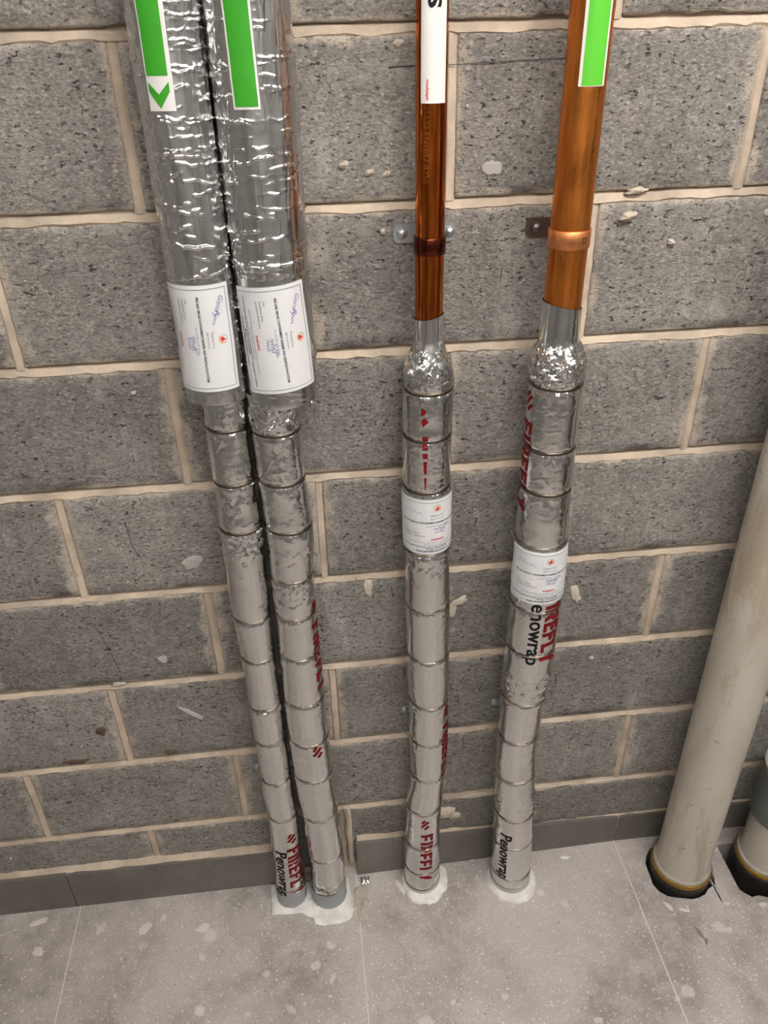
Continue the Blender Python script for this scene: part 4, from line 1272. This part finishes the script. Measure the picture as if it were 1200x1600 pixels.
slab('fire_seal', [(0.262, -0.0265), (0.262, -0.104), (0.300, -0.108), (0.337, -0.109), (0.352, -0.121), (0.362, -0.125), (0.366, -0.141), (0.385, -0.147), (0.425, -0.146), (0.452, -0.139), (0.461, -0.117), (0.457, -0.075), (0.452, -0.0265)], 0.0065, 'seal',
     'rough white mortar pad around the feet of the two lagged pipes', 'fire seal', 5, 0.0016)
slab('adhesive_patch', [(0.4640, -0.066), (0.4700, -0.058), (0.482, -0.060), (0.490, -0.052), (0.4985, -0.064), (0.4955, -0.080), (0.4975, -0.096), (0.4930, -0.112), (0.4960, -0.130), (0.4935, -0.148), (0.484, -0.143), (0.477, -0.149), (0.470, -0.141), (0.4665, -0.128), (0.4690, -0.110), (0.4645, -0.090)], 0.0050, 'adhesive',
     'broken pinkish patch of old tile adhesive beside the white mortar pad', 'adhesive', 9, 0.0030)
ch = slab('plaster_chip', [(0.992, -0.038), (1.006, -0.036), (1.017, -0.043), (1.010, -0.048), (0.994, -0.046)], 0.0035, 'seal',
     'white plaster chip lying on the floor right of the wider copper pipe', 'debris', 12, 0.0008)
fs = []
for k in range(9):
    fs.append([(0.484 + 0.0025 * k, -0.036 + 0.004 * math.sin(k * 1.9 + q) - q * 0.006, 0.003 + 0.004 * abs(math.sin(k * 1.3 + q * 0.7)) + (0.004 if q == 1 else 0)) for q in range(4)])
sc_ = grid('foil_scrap', np.array(fs), MT['foil'], closed=False)
so = sc_.modifiers.new('thickness', 'SOLIDIFY'); so.thickness = 0.0004
tag(sc_, 'crumpled foil scrap on the floor at the end of the dark skirting', 'debris')
hs = obj('plaster_strip', *tube([(0.4610, -0.004, 0.238), (0.4635, -0.006, 0.19), (0.4615, -0.006, 0.15), (0.4650, -0.005, 0.11), (0.4640, -0.004, 0.06), (0.4660, -0.004, 0.03)], 0.0070, 9), MT['splash'])
r_ = random.Random(4)
for v in hs.data.vertices:
    v.co += Vector((r_.uniform(-1, 1) * 0.0022, r_.uniform(-1, 1) * 0.0015, r_.uniform(-1, 1) * 0.002))
tag(hs, 'torn upright strip of plaster on the wall beside the second lagged pipe', 'plaster')

# ---------------------------------------------------------------- cream soil pipes
def collar(X, Y, R_, root, zs):
    """zs: (part name, z0, z1, extra radius, material)"""
    for nm, z0_, z1_, e, mat in zs:
        n, m = 96, 9
        th = np.linspace(-np.pi, np.pi, n, endpoint=False)
        prof = np.linspace(0, 1, m)
        P = np.zeros((m + 2, n, 3))
        for k in range(m + 2):
            if k == 0: r, z = R_ - 0.002 + 0 * th, z0_ + 0 * th
            elif k == m + 1: r, z = R_ - 0.002 + 0 * th, z1_ + 0 * th
            else:
                s = prof[k - 1]
                r = R_ + e * (0.75 + 0.25 * math.sin(math.pi * s)) + 0.0012 * vnoise(th / (2 * np.pi), th * 0 + k * 1.7 + e * 999, 13, 90)
                z = z0_ + (z1_ - z0_) * s + 0 * th
            wob = 0.006 * vnoise(th / (2 * np.pi), th * 0 + 3.3, 6, 91)
            P[k, :, 0] = X + r * np.sin(th); P[k, :, 1] = Y - r * np.cos(th); P[k, :, 2] = z + wob
        grid(nm, P, MT[mat], root)

def soil_pipe(X, Y, R_, top, label):
    root = empty('soil_pipe', (X, Y, -0.083), label, 'pipe')
    th_n = 96
    zs = np.linspace(-0.083, top, 60)
    P = cyl_grid(X, Y, [(R_, z) for z in zs], th_n)
    if top < 1: P = np.concatenate([P, cyl_grid(X, Y, [(R_ - 0.004, top), (R_ - 0.004, -0.07)], th_n)], 0)
    grid('pipe_barrel', P, MT['pvc'], root)
    collar(X, Y, R_, root, [('rubber_collar', -0.070, 0.028, 0.0110, 'rubber'), ('bronze_strap', 0.025, 0.040, 0.0105, 'brass'), ('collar_lip', 0.038, 0.047, 0.0068, 'lip')])
    return root
R5 = soil_pipe(1.2765, -0.110, 0.0622, CEIL, 'tall cream plastic soil pipe, scuffed, in a black collar at the floor')
X6, Y6 = 1.492, -0.115
R6 = soil_pipe(X6, Y6, 0.0620, 0.33, 'short cream pipe stub with a grey socket on top, at the right edge')
P = cyl_grid(X6, Y6, [(0.0625, 0.190), (0.0672, 0.190), (0.0690, 0.192), (0.0690, 0.335), (0.0705, 0.338), (0.0705, 0.352), (0.0690, 0.355), (0.0650, 0.355), (0.0630, 0.352), (0.0630, 0.200)], 96)
grid('socket', P, MT['coupling'], R6)['label'] = 'grey green push-fit socket'
P = cyl_grid(X6, Y6, [(0.0640, 0.352), (0.0640, 0.3565), (0.0705, 0.3570), (0.0712, 0.3540), (0.0706, 0.351)], 96)
grid('socket_rim', P, MT['lip'], R6)

# ---------------------------------------------------------------- splashes and marks on the wall
def splash(x, z, rx, rz_, h, mat, seed, rot=0.0, name='mortar_splash'):
    r = random.Random(seed)
    n, m = 22, 5
    rad = [1 + r.uniform(-0.45, 0.4) for _ in range(n)]
    rad = [(rad[k - 1] + 3 * rad[k] + rad[(k + 1) % n]) / 5 for k in range(n)]
    rows = []
    for k in range(m + 1):
        s = 1 - 0.97 * k / m
        row = []
        for q in range(n):
            a = 2 * math.pi * q / n
            u, v = rx * rad[q] * s * math.cos(a), rz_ * rad[q] * s * math.sin(a)
            y = 0.003 if k == 0 else -0.0016 - h * (1 - s * s) * (1 + r.uniform(-0.35, 0.35))
            row.append((x + u * math.cos(rot) - v * math.sin(rot), y, z + u * math.sin(rot) + v * math.cos(rot)))
        rows.append(row)
    return grid(name, np.array(rows), MT[mat], wall, caps=True, flip=True, smooth=False)
SPL = [(0.520, 1.641, 0.0085, 0.0065, 0.006, 'splash', 0.2), (0.557, 1.630, 0.009, 0.005, 0.006, 'splash', 0.3), (0.581, 1.627, 0.007, 0.005, 0.005, 'splash', 0.4), (0.578, 1.613, 0.003, 0.0025, 0.003, 'splash', 0), (0.538, 1.620, 0.0025, 0.0022, 0.003, 'splash', 0),
       (0.738, 1.630, 0.0165, 0.0120, 0.0006, 'splash_pale', 0), (0.953, 1.5535, 0.0155, 0.0085, 0.010, 'splash', 0.15), (0.962, 1.5900, 0.020, 0.006, 0.007, 'splash', 0.1), (1.030, 1.511, 0.007, 0.005, 0.006, 'splash', 0),
       (0.151, 0.587, 0.033, 0.0065, 0.0010, 'splash_pale', -0.72), (-0.042, 0.563, 0.014, 0.012, 0.003, 'splash_brown', 0.5), (-0.110, 0.478, 0.030, 0.008, 0.002, 'splash_brown', 0.05), (0.090, 0.478, 0.015, 0.007, 0.003, 'splash_brown', -0.1),
       (0.955, 0.816, 0.011, 0.026, 0.002, 'splash', 0.40), (0.713, 0.826, 0.020, 0.010, 0.002, 'splash', 0.5), (0.700, 0.806, 0.009, 0.020, 0.0015, 'splash', -0.1), (0.207, 0.971, 0.022, 0.016, 0.0005, 'splash_pale', 0.2), (0.532, 0.880, 0.010, 0.022, 0.002, 'splash', 0.1), (0.513, 0.905, 0.004, 0.003, 0.003, 'splash', 0),
       (0.694, 0.175, 0.034, 0.024, 0.008, 'splash', 0.2), (0.676, 0.168, 0.018, 0.02, 0.010, 'splash', 0.6), (0.722, 0.160, 0.018, 0.014, 0.005, 'splash', 0.1),
       (0.164, 1.314, 0.005, 0.004, 0.004, 'splash', 0), (1.010, 0.640, 0.006, 0.004, 0.003, 'splash', 0), (0.610, 1.560, 0.003, 0.005, 0.004, 'splash', 0.3), (0.5740, 1.547, 0.0045, 0.0045, 0.004, 'splash', 0),
       (0.115, 0.745, 0.012, 0.010, 0.0008, 'splash_pale', 0.4), (0.020, 0.690, 0.015, 0.006, 0.002, 'splash', 0.1), 
       (1.18, 1.55, 0.008, 0.006, 0.001, 'splash_pale', 0), (0.86, 1.42, 0.006, 0.009, 0.001, 'splash_pale', 0),
       (0.600, 1.790, 0.008, 0.006, 0.002, 'splash', 0), (0.775, 0.225, 0.060, 0.008, 0.0008, 'splash', 0.03), (0.93, 0.225, 0.055, 0.008, 0.0008, 'splash', -0.02), (1.09, 0.227, 0.05, 0.008, 0.0008, 'splash', 0.02)]
for k, (x, z, a, b, h, m_, ro) in enumerate(SPL): splash(x, z, a, b, h, m_, 900 + k, ro)
for k in range(46):                                   # little crumbs of mortar all over
    splash(rnd.uniform(-0.42, 1.35), rnd.uniform(0.14, 1.86), rnd.uniform(0.0014, 0.0038), rnd.uniform(0.0012, 0.0028), rnd.uniform(0.001, 0.003), rnd.choice(['splash', 'splash', 'splash_pale']), 1200 + k, rnd.uniform(-1, 1), 'mortar_crumb')

def pencil(pts, wd=0.0012):
    v, f = stroke(pts, wd)
    n = len(v)
    return obj('pencil_mark', [(x, -0.0021, z) for x, z in v] + [(x, 0.001, z) for x, z in v], [tuple(reversed(q)) for q in f] + [(0, 1, n + 1, n)], MT['pencil'], wall)
pencil([(0.586, 1.7615), (0.606, 1.7625), (0.622, 1.7625)], 0.0016)
pencil([(0.665, 1.7625), (0.72, 1.764), (0.79, 1.766), (0.88, 1.768)], 0.0010)
pencil([(0.6085, 1.503), (0.603, 1.502), (0.598, 1.495), (0.5985, 1.486), (0.606, 1.484), (0.613, 1.489)], 0.0009)
pencil([(0.755, 1.484), (0.748, 1.482), (0.746, 1.474), (0.752, 1.470), (0.759, 1.472), (0.7600, 1.486), (0.7595, 1.462)], 0.0009)
pencil([(0.105, 1.07), (0.108, 1.02), (0.118, 0.99)], 0.0011)
pencil([(0.005, 0.85), (0.018, 0.79), (0.030, 0.72)], 0.0010)
for z0_, x in ((0.875, 0.578), (0.86, 0.885), (0.86, 0.895), (0.62, 0.885), (0.56, 0.895), (0.56, 0.72), (0.43, 0.735), (0.42, 0.600), (0.66, 0.60), (0.60, 0.935), (0.83, 1.04)):
    pencil([(x, z0_), (x + 0.002, z0_ - 0.020 - 0.01 * rnd.random())], 0.0016)

# ---------------------------------------------------------------- ceiling battens (the room's own lamps)
def batten(x, y, ln, power, label):
    root = empty('batten_light', (x, y, CEIL), label, 'ceiling light', 'ceiling battens')
    box('lamp_body', x - ln / 2, x + ln / 2, y - 0.035, y + 0.035, CEIL - 0.045, CEIL - 0.0005, MT['lamp_body'], root, 0.004)
    t = NT('lamp_diffuser')
    t.b.inputs['Base Color'].default_value = (0.9, 0.9, 0.9, 1)
    t.b.inputs['Emission Color'].default_value = (*LAMP_COLOR, 1)
    t.b.inputs['Emission Strength'].default_value = power
    prof = []
    for k in range(9):
        a = math.pi * k / 8
        prof.append((y - 0.055 * math.cos(a), CEIL - 0.045 - 0.035 * math.sin(a)))
    V = [(xx, p, q) for xx in (x - ln / 2, x + ln / 2) for p, q in prof]
    F = [(k, k + 1, 10 + k, 9 + k) for k in range(8)] + [tuple(range(8, -1, -1)), tuple(range(9, 18)), (0, 9, 17, 8)]
    obj('diffuser', V, F, t.m, root)
    for xe in (x - ln / 2 - 0.012, x + ln / 2): box('end_cap', xe, xe + 0.012, y - 0.057, y + 0.057, CEIL - 0.082, CEIL - 0.0005, MT['lamp_body'], root, 0.003)
for k, (x, y, ln, pw) in enumerate(LAMPS):
    batten(x, y, ln, pw, ['long ceiling batten light nearest the added dark door', 'shorter ceiling batten light on the side away from the added door', 'ceiling batten light furthest from the block wall'][k])
